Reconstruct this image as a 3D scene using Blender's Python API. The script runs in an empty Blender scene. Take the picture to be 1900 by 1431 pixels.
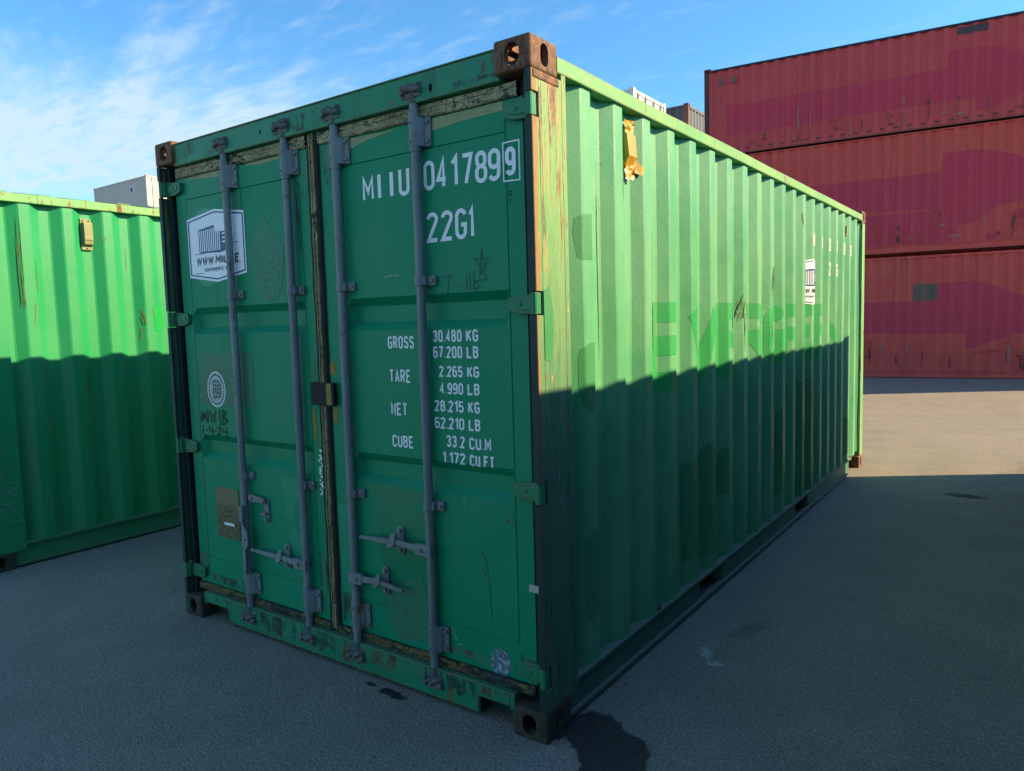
import bpy, bmesh, math, random
from mathutils import Vector, Matrix, noise
random.seed(7)
PI = math.pi
SC = bpy.context.scene
COL = SC.collection

# ------------------------------------------------------------------ camera, sky, sun
cam_d = bpy.data.cameras.new('camera')
cam = bpy.data.objects.new('camera', cam_d)
COL.objects.link(cam)
cam.location = (1.4571, -2.1991, 1.5931)
cam.rotation_euler = (1.4839, 0.0281, 0.6191)
cam_d.sensor_width = 36.0
cam_d.lens = 25.886
cam_d.clip_start = 0.05
cam_d.clip_end = 3000
SC.camera = cam

SUN_AZ = math.atan2(0.840, 0.542)      # from +Y towards +X
SUN_EL = math.radians(27.8)

W = bpy.data.worlds.new('World')
SC.world = W
W.use_nodes = True
wt = W.node_tree
wt.nodes.clear()


class NT:
    """small helper for node trees"""
    def __init__(s, tree):
        s.t = tree

    def n(s, typ, ins=None, **kw):
        nd = s.t.nodes.new(typ)
        for k, v in kw.items():
            setattr(nd, k, v)
        for k, v in (ins or {}).items():
            s.set(nd.inputs[k], v)
        return nd

    def set(s, sock, v):
        if isinstance(v, bpy.types.NodeSocket):
            s.t.links.new(v, sock)
        elif isinstance(v, bpy.types.Node):
            s.t.links.new(v.outputs[0], sock)
        else:
            if isinstance(v, (tuple, list)) and len(v) == 3 and sock.type == 'RGBA':
                v = (*v, 1)
            sock.default_value = v

    def math(s, op, a, b=0.0, c=0.0, clamp=False):
        nd = s.n('ShaderNodeMath', {0: a, 1: b, 2: c}, operation=op)
        nd.use_clamp = clamp
        return nd.outputs[0]

    def mix(s, f, a, b, mode='MIX'):
        nd = s.n('ShaderNodeMix', data_type='RGBA', blend_type=mode)
        s.set(nd.inputs[0], f)
        s.set(nd.inputs[6], a)
        s.set(nd.inputs[7], b)
        return nd.outputs[2]

    def ramp(s, v, lo, hi, a=0.0, b=1.0, smooth=True):
        nd = s.n('ShaderNodeMapRange', {0: v, 1: lo, 2: hi, 3: a, 4: b})
        nd.interpolation_type = 'SMOOTHSTEP' if smooth else 'LINEAR'
        return nd.outputs[0]

    def noise(s, vec, scale=5.0, detail=3.0, rough=0.55, dist=0.0):
        nd = s.n('ShaderNodeTexNoise', {'Vector': vec, 'Scale': scale, 'Detail': detail,
                                        'Roughness': rough, 'Distortion': dist})
        return nd.outputs[0]

    def scale(s, vec, sc):
        nd = s.n('ShaderNodeVectorMath', {0: vec, 1: sc}, operation='MULTIPLY')
        return nd.outputs[0]


w = NT(wt)
sky = w.n('ShaderNodeTexSky', sky_type='NISHITA', sun_disc=False, sun_elevation=SUN_EL,
          sun_rotation=SUN_AZ, altitude=20.0, air_density=1.0, dust_density=0.35, ozone_density=2.2)
wc = w.n('ShaderNodeTexCoord')
sep = w.n('ShaderNodeSeparateXYZ', {0: wc.outputs['Generated']})
zc = w.math('MAXIMUM', sep.outputs[2], 0.02)
zc2 = w.math('ADD', zc, 0.12)
pu = w.math('DIVIDE', sep.outputs[0], zc2)
pv = w.math('DIVIDE', sep.outputs[1], zc2)
pc = w.n('ShaderNodeCombineXYZ', {0: pu, 1: pv, 2: 0.0}).outputs[0]
# a wide cloud bank low in the west, its unseen part behind the viewer added as fill light; thin cirrus wisps above it
mp1 = w.n('ShaderNodeMapping', {'Vector': pc, 'Location': (1.9, 0.4, 0), 'Rotation': (0, 0, 0.55), 'Scale': (0.5, 1.1, 1)})
c1 = w.noise(mp1, 1.0, 8, 0.60, 0.5)
mp2 = w.n('ShaderNodeMapping', {'Vector': pc, 'Location': (0.4, 2.2, 0), 'Rotation': (0, 0, 0.75), 'Scale': (3.0, 7.0, 1)})
c2 = w.noise(mp2, 2.0, 6, 0.62, 0.4)
wd = w.math('ADD', w.math('MULTIPLY', sep.outputs[0], -0.84), w.math('MULTIPLY', sep.outputs[1], -0.54))
west = w.ramp(wd, -0.10, 0.60, 0.0, 1.0)
hi = w.math('ADD', 0.30, w.math('MULTIPLY', w.math('SUBTRACT', c1, 0.5), 0.35))
below = w.ramp(w.math('SUBTRACT', sep.outputs[2], hi), -0.09, 0.05, 1.0, 0.0)
above = w.ramp(sep.outputs[2], 0.105, 0.20, 0.0, 1.0)
tex = w.ramp(w.math('ADD', w.math('MULTIPLY', c2, 0.55), w.math('MULTIPLY', c1, 0.55)), 0.38, 0.62, 0.38, 1.0)
bank = w.math('MULTIPLY', w.math('MULTIPLY', west, below), w.math('MULTIPLY', above, tex))
wn = w.math('ADD', w.math('MULTIPLY', c1, 0.62), w.math('MULTIPLY', c2, 0.38))
wisp = w.math('MULTIPLY', w.ramp(wn, 0.46, 0.72, 0.0, 0.60), w.ramp(wd, -0.80, -0.05, 0.10, 1.0))
mask = w.math('MINIMUM', w.math('ADD', bank, wisp), 0.85)
skyc = w.mix(1.0, sky.outputs[0], (0.42, 0.775, 0.95), 'MULTIPLY')
wcol = w.mix(mask, skyc, (2.55, 3.15, 3.5))
bg = w.n('ShaderNodeBackground', {'Color': wcol, 'Strength': 0.085})
w.n('ShaderNodeOutputWorld', {'Surface': bg.outputs[0]})

sun_d = bpy.data.lights.new('sun', 'SUN')
sun_d.energy = 3.45
sun_d.angle = math.radians(0.5)
sun_d.color = (1.0, 0.77, 0.44)
sun = bpy.data.objects.new('sun', sun_d)
COL.objects.link(sun)
sd = Vector((math.sin(SUN_AZ) * math.cos(SUN_EL), math.cos(SUN_AZ) * math.cos(SUN_EL), math.sin(SUN_EL)))
sun.rotation_euler = sd.to_track_quat('Z', 'Y').to_euler()
sun.location = (20, 15, 25)

SC.view_settings.view_transform = 'Standard'
SC.view_settings.look = 'None'
SC.view_settings.exposure = 1.72
SC.view_settings.gamma = 1.0
SC.view_settings.use_curve_mapping = False

# ------------------------------------------------------------------ helpers: meshes and objects


class MB:
    def __init__(s):
        s.v, s.f = [], []

    def add(s, vs, fs):
        o = len(s.v)
        s.v += [tuple(p) for p in vs]
        s.f += [tuple(i + o for i in f) for f in fs]

    def box(s, x0, x1, y0, y1, z0, z1):
        if x0 > x1: x0, x1 = x1, x0
        if y0 > y1: y0, y1 = y1, y0
        if z0 > z1: z0, z1 = z1, z0
        s.add([(x0, y0, z0), (x1, y0, z0), (x1, y1, z0), (x0, y1, z0), (x0, y0, z1), (x1, y0, z1), (x1, y1, z1), (x0, y1, z1)],
              [(0, 3, 2, 1), (4, 5, 6, 7), (0, 1, 5, 4), (1, 2, 6, 5), (2, 3, 7, 6), (3, 0, 4, 7)])

    def cyl(s, p, q, r, n=12, r2=None):
        p, q = Vector(p), Vector(q)
        r2 = r if r2 is None else r2
        d = (q - p).normalized()
        a = d.orthogonal().normalized()
        b = d.cross(a)
        vs = []
        for c, rr in ((p, r), (q, r2)):
            for i in range(n):
                t = 2 * PI * i / n
                vs.append(c + (a * math.cos(t) + b * math.sin(t)) * rr)
        fs = [(i, (i + 1) % n, n + (i + 1) % n, n + i) for i in range(n)]
        fs += [tuple(range(n - 1, -1, -1)), tuple(range(n, 2 * n))]
        s.add(vs, fs)

    def tube(s, pts, r, n=8):
        for a, b in zip(pts[:-1], pts[1:]):
            s.cyl(a, b, r, n)

    def prism(s, poly, axis, a, b):
        """2D polygon extruded along axis from a to b. axis 0: poly=(y,z); 1: (x,z); 2: (x,y)"""
        n = len(poly)

        def mk(p, h):
            return {0: (h, p[0], p[1]), 1: (p[0], h, p[1]), 2: (p[0], p[1], h)}[axis]
        vs = [mk(p, a) for p in poly] + [mk(p, b) for p in poly]
        fs = [(i, (i + 1) % n, n + (i + 1) % n, n + i) for i in range(n)]
        fs += [tuple(range(n - 1, -1, -1)), tuple(range(n, 2 * n))]
        s.add(vs, fs)

    def grid(s, rows):
        """rows: list of equal-length lists of points"""
        m = len(rows[0])
        vs = [p for r in rows for p in r]
        fs = [(i * m + j, i * m + j + 1, (i + 1) * m + j + 1, (i + 1) * m + j)
              for i in range(len(rows) - 1) for j in range(m - 1)]
        s.add(vs, fs)

    def obj(s, name, mat, parent=None, label=None, fix=True, bevel=0.0, smooth=False):
        me = bpy.data.meshes.new(name)
        me.from_pydata(s.v, [], s.f)
        if fix:
            bm = bmesh.new()
            bm.from_mesh(me)
            bmesh.ops.recalc_face_normals(bm, faces=bm.faces)
            bm.to_mesh(me)
            bm.free()
        me.update()
        return link(name, me, mat, parent, label, bevel, smooth)


def link(name, me, mat, parent=None, label=None, bevel=0.0, smooth=False):
    o = bpy.data.objects.new(name, me)
    COL.objects.link(o)
    me.materials.append(mat)
    if parent:
        o.parent = parent
    if label:
        o['label'] = label
    if smooth:
        for p in me.polygons:
            p.use_smooth = True
        try:
            me.set_sharp_from_angle(angle=math.radians(35))
        except Exception:
            pass
    if bevel:
        b = o.modifiers.new('bevel', 'BEVEL')
        b.width = bevel
        b.segments = 2
        b.limit_method = 'ANGLE'
        b.angle_limit = math.radians(50)
    return o


def empty(name, label, cat, loc=(0, 0, 0), rotz=0.0, group=None):
    o = bpy.data.objects.new(name, None)
    COL.objects.link(o)
    o.empty_display_size = 0.2
    o.location = loc
    o.rotation_euler = (0, 0, rotz)
    o['label'] = label
    o['category'] = cat
    if group:
        o['group'] = group
    return o


# ------------------------------------------------------------------ materials
def new_mat(name):
    m = bpy.data.materials.new(name)
    m.use_nodes = True
    m.node_tree.nodes.clear()
    t = NT(m.node_tree)
    bs = t.n('ShaderNodeBsdfPrincipled')
    t.n('ShaderNodeOutputMaterial', {'Surface': bs.outputs[0]})
    tc = t.n('ShaderNodeTexCoord')
    oi = t.n('ShaderNodeObjectInfo')
    off = t.n('ShaderNodeVectorMath', {0: oi.outputs['Location'], 1: (3.17, 1.73, 2.41)}, operation='MULTIPLY')
    vec = t.n('ShaderNodeVectorMath', {0: tc.outputs['Object'], 1: off.outputs[0]}, operation='ADD').outputs[0]
    return m, t, bs, vec, tc


RUST_A, RUST_B = (0.085, 0.030, 0.012), (0.26, 0.095, 0.032)


def rustcol(t, vec):
    a = t.noise(vec, 38, 4, 0.7)
    return t.mix(t.ramp(a, 0.35, 0.68), RUST_A, RUST_B)


def paint(name, base, fade, fade_amt=0.5, rust=0.0, streak=0.25, streakcol=(0.03, 0.035, 0.03), rough=0.5,
          edge=0.0, dust=0.0, bump=0.15, chip=0.0, chipcol=(0.30, 0.33, 0.26), spec=0.35, stz=0.5, stxy=16.0):
    m, t, bs, vec, tc = new_mat(name)
    big = t.noise(vec, 1.7, 5, 0.6)
    col = t.mix(t.ramp(big, 0.32, 0.72, 0.0, fade_amt), base, fade)
    fine = t.noise(t.scale(vec, (34, 34, 5)), 1.0, 4, 0.65)
    col = t.mix(t.ramp(fine, 0.40, 0.72, 0.0, 0.30 * fade_amt), col, fade)
    # run-off streaks
    st = t.noise(t.scale(vec, (stxy, stxy, stz)), 1.0, 4, 0.6)
    stm = t.math('MULTIPLY', t.ramp(st, 0.52, 0.76, 0, streak), t.ramp(big, 0.3, 0.65, 0.35, 1.0))
    col = t.mix(stm, col, streakcol)
    # grime speckle
    sp = t.noise(vec, 60, 3, 0.7)
    col = t.mix(t.ramp(sp, 0.62, 0.75, 0, 0.20 + 0.2 * streak), col, streakcol)
    rough_s = rough
    if chip:
        cn = t.noise(vec, 24, 5, 0.72, 0.4)
        cm = t.ramp(cn, 0.575, 0.62, 0, chip)
        col = t.mix(cm, col, chipcol)
    if rust:
        rn = t.math('ADD', t.math('MULTIPLY', t.noise(vec, 5.5, 6, 0.72), 0.55), t.math('MULTIPLY', t.noise(t.scale(vec, (30, 30, 1.6)), 1.0, 4, 0.7), 0.45))
        lo = 0.665 - 0.33 * rust
        rm = t.ramp(rn, lo, lo + 0.07)
        col = t.mix(rm, col, rustcol(t, vec))
    if edge:
        geo = t.n('ShaderNodeNewGeometry')
        bv = t.n('ShaderNodeBevel', {'Radius': 0.022}, samples=4)
        dt = t.n('ShaderNodeVectorMath', {0: bv.outputs[0], 1: geo.outputs['Normal']}, operation='DOT_PRODUCT')
        ew = t.math('SUBTRACT', 1.0, dt.outputs['Value'])
        en = t.noise(vec, 14, 5, 0.75)
        em = t.ramp(t.math('ADD', t.math('MULTIPLY', ew, 2.2), t.math('MULTIPLY', en, 0.9)), 0.72, 0.92, 0, edge)
        col = t.mix(em, col, rustcol(t, vec))
    if dust:
        geo2 = t.n('ShaderNodeNewGeometry')
        sz = t.n('ShaderNodeSeparateXYZ', {0: geo2.outputs['True Normal']})
        col = t.mix(t.ramp(sz.outputs[2], 0.6, 0.95, 0, dust), col, (0.21, 0.22, 0.19))
    t.set(bs.inputs['Base Color'], col)
    t.set(bs.inputs['Roughness'], t.ramp(big, 0.3, 0.7, rough - 0.08, rough + 0.1))
    t.set(bs.inputs['Specular IOR Level'], spec)
    if bump:
        bn = t.math('ADD', t.math('MULTIPLY', t.noise(vec, 70, 3, 0.6), 0.5), t.math('MULTIPLY', t.noise(vec, 9, 3, 0.5), 1.3))
        b = t.n('ShaderNodeBump', {'Height': bn, 'Strength': bump, 'Distance': 0.006})
        t.set(bs.inputs['Normal'], b.outputs[0])
    return m


def flat(name, col, rough=0.6, var=0.15, metal=0.0, scale=20, spec=0.3, wear=0.0, wearcol=(0.03, 0.14, 0.08)):
    m, t, bs, vec, tc = new_mat(name)
    n = t.noise(vec, scale, 4, 0.6)
    c = t.mix(t.ramp(n, 0.3, 0.7, 0, var), col, tuple(x * 0.45 for x in col))
    if wear:
        wn = t.noise(vec, 45, 5, 0.75)
        c = t.mix(t.ramp(wn, 0.60, 0.66, 0, wear), c, wearcol)
    t.set(bs.inputs['Base Color'], c)
    t.set(bs.inputs['Roughness'], rough)
    t.set(bs.inputs['Metallic'], metal)
    t.set(bs.inputs['Specular IOR Level'], spec)
    return m


M = {}
GREEN = (0.012, 0.150, 0.070)
M['door'] = paint('door green paint', (0.003, 0.235, 0.108), (0.007, 0.262, 0.128), 0.6, rust=0.02, streak=0.22,
                  streakcol=(0.004, 0.06, 0.03), rough=0.45, bump=0.10, dust=0.10, spec=0.2)
M['frame'] = paint('door frame green paint', (0.005, 0.205, 0.092), (0.015, 0.22, 0.105), 0.6, rust=0.30, streak=0.5,
                   streakcol=(0.03, 0.035, 0.02), rough=0.45, bump=0.2, edge=0.7, dust=0.25)
M['side'] = paint('chalky faded green paint', (0.058, 0.285, 0.116), (0.120, 0.345, 0.170), 0.75, rust=0.035, streak=0.24,
                  streakcol=(0.10, 0.20, 0.12), rough=0.52, bump=0.22, spec=0.42, stz=0.35, stxy=11)
M['rail'] = paint('rail faded green paint', (0.105, 0.310, 0.095), (0.20, 0.36, 0.13), 0.8, rust=0.36, streak=0.35,
                  streakcol=(0.10, 0.16, 0.08), rough=0.6, bump=0.3, edge=0.85, dust=0.2, chip=0.7, chipcol=(0.32, 0.26, 0.11))
M['lowrail'] = paint('bottom rail green paint', (0.035, 0.150, 0.085), (0.07, 0.17, 0.10), 0.7, rust=0.28, streak=0.3,
                     rough=0.6, bump=0.25, edge=0.5, dust=0.85)
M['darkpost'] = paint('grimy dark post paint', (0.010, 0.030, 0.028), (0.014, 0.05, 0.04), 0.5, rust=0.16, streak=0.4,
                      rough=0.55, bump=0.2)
M['galv'] = paint('weathered galvanised steel', (0.150, 0.172, 0.165), (0.25, 0.27, 0.262), 0.9, rust=0.22, streak=0.6,
                  streakcol=(0.05, 0.055, 0.06), rough=0.5, bump=0.25, chip=0.55, chipcol=(0.10, 0.115, 0.11), spec=0.4, edge=0.15)
M['galvdirty'] = paint('grimy keeper steel', (0.085, 0.095, 0.085), (0.14, 0.15, 0.14), 0.8, rust=0.35, streak=0.5,
                       rough=0.6, bump=0.3, chip=0.6, chipcol=(0.04, 0.08, 0.06))
M['vivid'] = paint('bright green paint', (0.012, 0.245, 0.080), (0.022, 0.27, 0.095), 0.6, rust=0.05, streak=0.12,
                   streakcol=(0.13, 0.17, 0.05), rough=0.48, bump=0.16, spec=0.4)
M['vividrail'] = paint('bright green rusty rail paint', (0.13, 0.40, 0.12), (0.24, 0.42, 0.16), 0.7, rust=0.46, streak=0.25,
                       streakcol=(0.1, 0.12, 0.04), rough=0.6, bump=0.3, edge=0.7)
M['vividlow'] = paint('dark bottom rail paint', (0.03, 0.20, 0.075), (0.05, 0.22, 0.1), 0.6, rust=0.2, streak=0.3, rough=0.6, edge=0.4, dust=0.6)
M['redA'] = paint('maroon container paint', (0.56, 0.056, 0.064), (0.60, 0.095, 0.092), 0.7, rust=0.12, streak=0.38,
                  streakcol=(0.10, 0.035, 0.035), rough=0.6, bump=0.15, stz=0.22, stxy=7)
M['redB'] = paint('brick red container paint', (0.60, 0.064, 0.054), (0.64, 0.110, 0.080), 0.7, rust=0.14, streak=0.42,
                  streakcol=(0.09, 0.03, 0.03), rough=0.6, bump=0.15, stz=0.22, stxy=7)
M['redpatch'] = paint('crimson touch up paint', (0.52, 0.033, 0.068), (0.57, 0.055, 0.082), 0.6, rust=0.05, streak=0.25,
                      streakcol=(0.08, 0.015, 0.025), rough=0.55, bump=0.1, stz=0.22, stxy=7)
M['redrail'] = paint('red rail paint', (0.215, 0.045, 0.036), (0.2, 0.06, 0.05), 0.6, rust=0.4, streak=0.5, rough=0.65, edge=0.5)
M['greyrail'] = paint('dark roof rail paint', (0.022, 0.025, 0.04), (0.04, 0.035, 0.045), 0.6, rust=0.25, streak=0.3, rough=0.65)
M['greypatch'] = paint('dull grey patch paint', (0.16, 0.095, 0.075), (0.19, 0.12, 0.10), 0.7, rust=0.08, streak=0.3, rough=0.7)
M['slatepatch'] = paint('slate grey patch paint', (0.085, 0.055, 0.075), (0.11, 0.06, 0.08), 0.7, rust=0.0, streak=0.3, rough=0.7)
M['white'] = paint('white container paint', (0.72, 0.73, 0.74), (0.62, 0.64, 0.65), 0.5, rust=0.06, streak=0.2, streakcol=(0.3, 0.28, 0.25), rough=0.5)
M['whiterod'] = flat('brown grey rod steel', (0.20, 0.17, 0.14), 0.6)
M['greycont'] = paint('grey blue container paint', (0.065, 0.078, 0.10), (0.11, 0.115, 0.13), 0.6, rust=0.16, streak=0.5, streakcol=(0.12, 0.08, 0.05), rough=0.55)
M['greypost'] = paint('rusty post paint', (0.16, 0.10, 0.08), (0.11, 0.075, 0.06), 0.6, rust=0.6, streak=0.4, rough=0.7)
M['beige'] = paint('beige container paint', (0.47, 0.46, 0.41), (0.52, 0.50, 0.45), 0.6, rust=0.05, streak=0.25, streakcol=(0.22, 0.2, 0.17), rough=0.55)
M['blue'] = paint('blue container paint', (0.03, 0.085, 0.24), (0.05, 0.11, 0.27), 0.6, rust=0.1, streak=0.3, rough=0.5)
M['rubber'] = flat('black rubber', (0.012, 0.013, 0.013), 0.7)
M['dark'] = flat('dark interior', (0.008, 0.009, 0.009), 0.9)
M['wood'] = flat('plywood floor', (0.10, 0.07, 0.045), 0.8)
M['ink'] = flat('black marker ink', (0.010, 0.022, 0.018), 0.7, wear=0.5, wearcol=(0.012, 0.12, 0.06))
M['letter'] = flat('white lettering paint', (0.84, 0.86, 0.84), 0.5, var=0.08, wear=0.15, wearcol=(0.25, 0.40, 0.33))
M['sideletter'] = flat('cream lettering paint', (0.72, 0.74, 0.60), 0.55, var=0.2, wear=0.95, wearcol=(0.08, 0.29, 0.12))
M['vinyl'] = flat('white vinyl sticker', (0.86, 0.87, 0.88), 0.35, var=0.04)
M['navy'] = flat('navy blue print', (0.020, 0.060, 0.200), 0.35, var=0.08)
M['charcoal'] = flat('charcoal print', (0.035, 0.045, 0.065), 0.4, var=0.05)
M['ghost'] = paint('old saturated green paint', (0.018, 0.295, 0.072), (0.03, 0.31, 0.09), 0.5, rust=0.02, streak=0.15,
                   streakcol=(0.1, 0.25, 0.1), rough=0.45, bump=0.18, stz=0.35, stxy=11)
M['patch'] = paint('darker touch up green', (0.045, 0.225, 0.080), (0.06, 0.24, 0.09), 0.5, rust=0.0, streak=0.12, streakcol=(0.04, 0.15, 0.07), rough=0.45, bump=0.2)
M['doorpatch'] = paint('smooth touch up green', (0.004, 0.195, 0.086), (0.006, 0.21, 0.095), 0.5, rust=0.0, streak=0.1, streakcol=(0.01, 0.08, 0.04), rough=0.32, bump=0.06)
M['doorlight'] = paint('lighter touch up green', (0.006, 0.262, 0.130), (0.012, 0.28, 0.14), 0.5, rust=0.0, streak=0.1, streakcol=(0.01, 0.08, 0.04), rough=0.36, bump=0.06)
M['ochre'] = flat('ochre marker paint', (0.24, 0.20, 0.03), 0.6, wear=0.7, wearcol=(0.015, 0.13, 0.07))
M['greenyellow'] = flat('flaked pale underpaint', (0.30, 0.33, 0.16), 0.6, var=0.3, wear=0.6, wearcol=(0.015, 0.15, 0.075))
M['tape'] = paint('amber packing tape', (0.50, 0.25, 0.015), (0.56, 0.33, 0.04), 0.7, streak=0.3, streakcol=(0.35, 0.16, 0.01), rough=0.28, bump=0.5, spec=0.6)
M['ventbeige'] = flat('beige vent plastic', (0.24, 0.24, 0.11), 0.55, var=0.2)
M['chalk'] = flat('chalk scribble', (0.22, 0.30, 0.27), 0.8, wear=0.7, wearcol=(0.03, 0.12, 0.07))
M['masking'] = flat('scrap of masking tape', (0.5, 0.45, 0.36), 0.7)


def casting_mat(name, base, paintcol, amt):
    m, t, bs, vec, tc = new_mat(name)
    a = t.noise(vec, 26, 6, 0.75)
    b = t.noise(t.scale(vec, (60, 60, 12)), 1.0, 5, 0.7)
    col = t.mix(t.ramp(a, 0.36, 0.66), base, tuple(min(1, x * 2.1) for x in base))
    col = t.mix(t.ramp(b, 0.48, 0.62, 0, 0.8), col, (0.035, 0.020, 0.014))
    pit = t.noise(vec, 95, 5, 0.75)
    col = t.mix(t.ramp(pit, 0.54, 0.64, 0, 0.7), col, (0.025, 0.016, 0.012))
    col = t.mix(t.ramp(pit, 0.44, 0.36, 0, 0.6), col, tuple(min(1, x * 2.6) for x in base))
    col = t.mix(t.ramp(t.noise(vec, 11, 5, 0.7, 0.5), 0.64 - amt * 0.22, 0.67 - amt * 0.2), col, paintcol)
    t.set(bs.inputs['Base Color'], col)
    t.set(bs.inputs['Roughness'], 0.82)
    bn = t.math('ADD', a, t.math('MULTIPLY', t.noise(vec, 140, 3, 0.6), 0.4))
    t.set(bs.inputs['Normal'], t.n('ShaderNodeBump', {'Height': bn, 'Strength': 0.5, 'Distance': 0.006}).outputs[0])
    return m


M['cast_rust'] = casting_mat('rusty corner casting', (0.115, 0.052, 0.024), (0.08, 0.16, 0.10), 0.2)
M['cast_green'] = casting_mat('green chipped casting', (0.038, 0.024, 0.014), (0.014, 0.06, 0.035), 0.45)
M['cast_red'] = casting_mat('dark red casting', (0.06, 0.025, 0.02), (0.14, 0.035, 0.03), 0.6)


def gasket_mat(name, yel, amt, vert):
    m, t, bs, vec, tc = new_mat(name)
    sc = (9, 9, 2.6) if vert else (3.2, 9, 11)
    v = t.n('ShaderNodeTexVoronoi', {'Vector': t.n('ShaderNodeVectorMath', {0: t.scale(vec, sc), 1: t.n('ShaderNodeTexNoise', {'Vector': vec, 'Scale': 30.0, 'Detail': 3.0}).outputs[1]}, operation='ADD').outputs[0],
                                     'Scale': 3.6, 'Randomness': 1.0}, feature='DISTANCE_TO_EDGE')
    n = t.noise(t.scale(vec, (16, 16, 6) if vert else (7, 16, 18)), 2.0, 6, 0.72, 1.2)
    big = t.noise(vec, 4.0, 4, 0.6)
    pm = t.math('MULTIPLY', t.ramp(v.outputs['Distance'], 0.015, 0.05), t.ramp(t.math('ADD', t.math('MULTIPLY', n, 0.75), t.math('MULTIPLY', big, 0.4)), 0.71 - amt * 0.27, 0.74 - amt * 0.27))
    yv = t.mix(t.ramp(big, 0.35, 0.65), yel, tuple(x * 0.6 for x in yel))
    gr = t.mix(t.ramp(t.noise(vec, 17, 4, 0.7), 0.54, 0.62, 0, 0.7), (0.014, 0.018, 0.017), (0.014, 0.10, 0.06))
    t.set(bs.inputs['Base Color'], t.mix(pm, gr, yv))
    t.set(bs.inputs['Roughness'], 0.7)
    t.set(bs.inputs['Normal'], t.n('ShaderNodeBump', {'Height': t.math('ADD', pm, t.math('MULTIPLY', n, 0.6)), 'Strength': 0.8, 'Distance': 0.006}).outputs[0])
    return m


M['gask_top'] = gasket_mat('cracked cream paint on gasket', (0.46, 0.42, 0.22), 0.85, False)
M['gask_mid'] = gasket_mat('cracked ochre paint on gasket', (0.36, 0.29, 0.11), 0.85, True)
M['gask_low'] = gasket_mat('cracked dark ochre paint on gasket', (0.26, 0.18, 0.045), 0.6, False)


def post_mat(name):
    m, t, bs, vec, tc = new_mat(name)
    s1 = t.noise(t.scale(vec, (38, 48, 3.2)), 1.0, 7, 0.76, 1.0)
    s2 = t.noise(t.scale(vec, (20, 26, 2.4)), 1.0, 6, 0.72, 0.5)
    big = t.noise(vec, 2.4, 4, 0.6)
    sepn = t.n('ShaderNodeSeparateXYZ', {0: tc.outputs['Object']})
    top = t.ramp(sepn.outputs[2], 1.2, 2.5, -0.04, 0.09)
    low = t.ramp(sepn.outputs[2], 0.9, 2.3, 0.0, 1.0)
    s3 = t.noise(t.scale(vec, (60, 70, 4.5)), 1.0, 6, 0.75, 0.8)
    worn = t.mix(t.ramp(s2, 0.3, 0.7), (0.11, 0.29, 0.085), (0.19, 0.34, 0.12))
    base = t.mix(t.ramp(s2, 0.35, 0.65), (0.028, 0.130, 0.070), (0.055, 0.18, 0.085))
    col = t.mix(low, base, worn)
    col = t.mix(t.math('MULTIPLY', t.ramp(s3, 0.55, 0.66, 0, 0.6), t.ramp(low, 0.0, 1.0, 0.3, 1.0)), col, (0.36, 0.30, 0.11))
    col = t.mix(t.ramp(t.math('ADD', s1, top), 0.60, 0.64, 0, 0.8), col, (0.40, 0.24, 0.09))
    col = t.mix(t.ramp(t.math('ADD', s2, top), 0.60, 0.66, 0, 0.9), col, rustcol(t, vec))
    dk = t.noise(t.scale(vec, (45, 55, 3.0)), 1.0, 6, 0.75, 0.9)
    col = t.mix(t.ramp(dk, 0.58, 0.64, 0, 0.75), col, (0.025, 0.035, 0.025))
    yedge = t.math('ADD', t.math('ADD', t.math('MULTIPLY', sepn.outputs[1], -13.0), t.math('MULTIPLY', s1, 1.3)), t.math('MULTIPLY', low, 0.35))
    col = t.mix(t.ramp(yedge, 0.42, 0.62, 0, 0.85), col, (0.30, 0.125, 0.03))
    fl = t.noise(t.scale(vec, (60, 60, 14)), 1.0, 5, 0.75)
    col = t.mix(t.ramp(fl, 0.60, 0.64, 0, 0.8), col, (0.20, 0.075, 0.035))
    pk = t.noise(t.scale(vec, (25, 25, 9)), 1.0, 4, 0.7)
    col = t.mix(t.ramp(pk, 0.66, 0.69, 0, 0.8), col, (0.45, 0.27, 0.14))
    t.set(bs.inputs['Base Color'], col)
    t.set(bs.inputs['Roughness'], 0.68)
    t.set(bs.inputs['Normal'], t.n('ShaderNodeBump', {'Height': t.math('ADD', s1, fl), 'Strength': 0.45, 'Distance': 0.006}).outputs[0])
    return m


M['post'] = post_mat('flaking green post paint')


def plate_mat(name):
    m, t, bs, vec, tc = new_mat(name)
    sepn = t.n('ShaderNodeSeparateXYZ', {0: tc.outputs['Object']})
    n = t.noise(vec, 70, 5, 0.75)
    lowm = t.ramp(t.math('ADD', sepn.outputs[2], t.math('MULTIPLY', n, 0.12)), 0.68, 0.74, 1.0, 0.0)
    up = t.mix(t.ramp(n, 0.3, 0.7), (0.14, 0.13, 0.055), (0.19, 0.17, 0.08))
    lo = t.mix(t.ramp(n, 0.42, 0.58), (0.045, 0.045, 0.02), (0.17, 0.14, 0.06))
    t.set(bs.inputs['Base Color'], t.mix(lowm, up, lo))
    t.set(bs.inputs['Roughness'], 0.55)
    return m


M['plate'] = plate_mat('worn data plate')


def ghostpatch_mat(name, col, base, cover):
    """residue of a removed label: grain that lets the paint show through"""
    m, t, bs, vec, tc = new_mat(name)
    n = t.noise(vec, 55, 5, 0.7)
    big = t.noise(vec, 7, 4, 0.6)
    k = t.math('MULTIPLY', t.ramp(n, 0.42, 0.60), t.ramp(big, 0.35, 0.6, 0.35, 1.0))
    t.set(bs.inputs['Base Color'], t.mix(t.math('MULTIPLY', k, cover), base, col))
    t.set(bs.inputs['Roughness'], 0.55)
    return m


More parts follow.
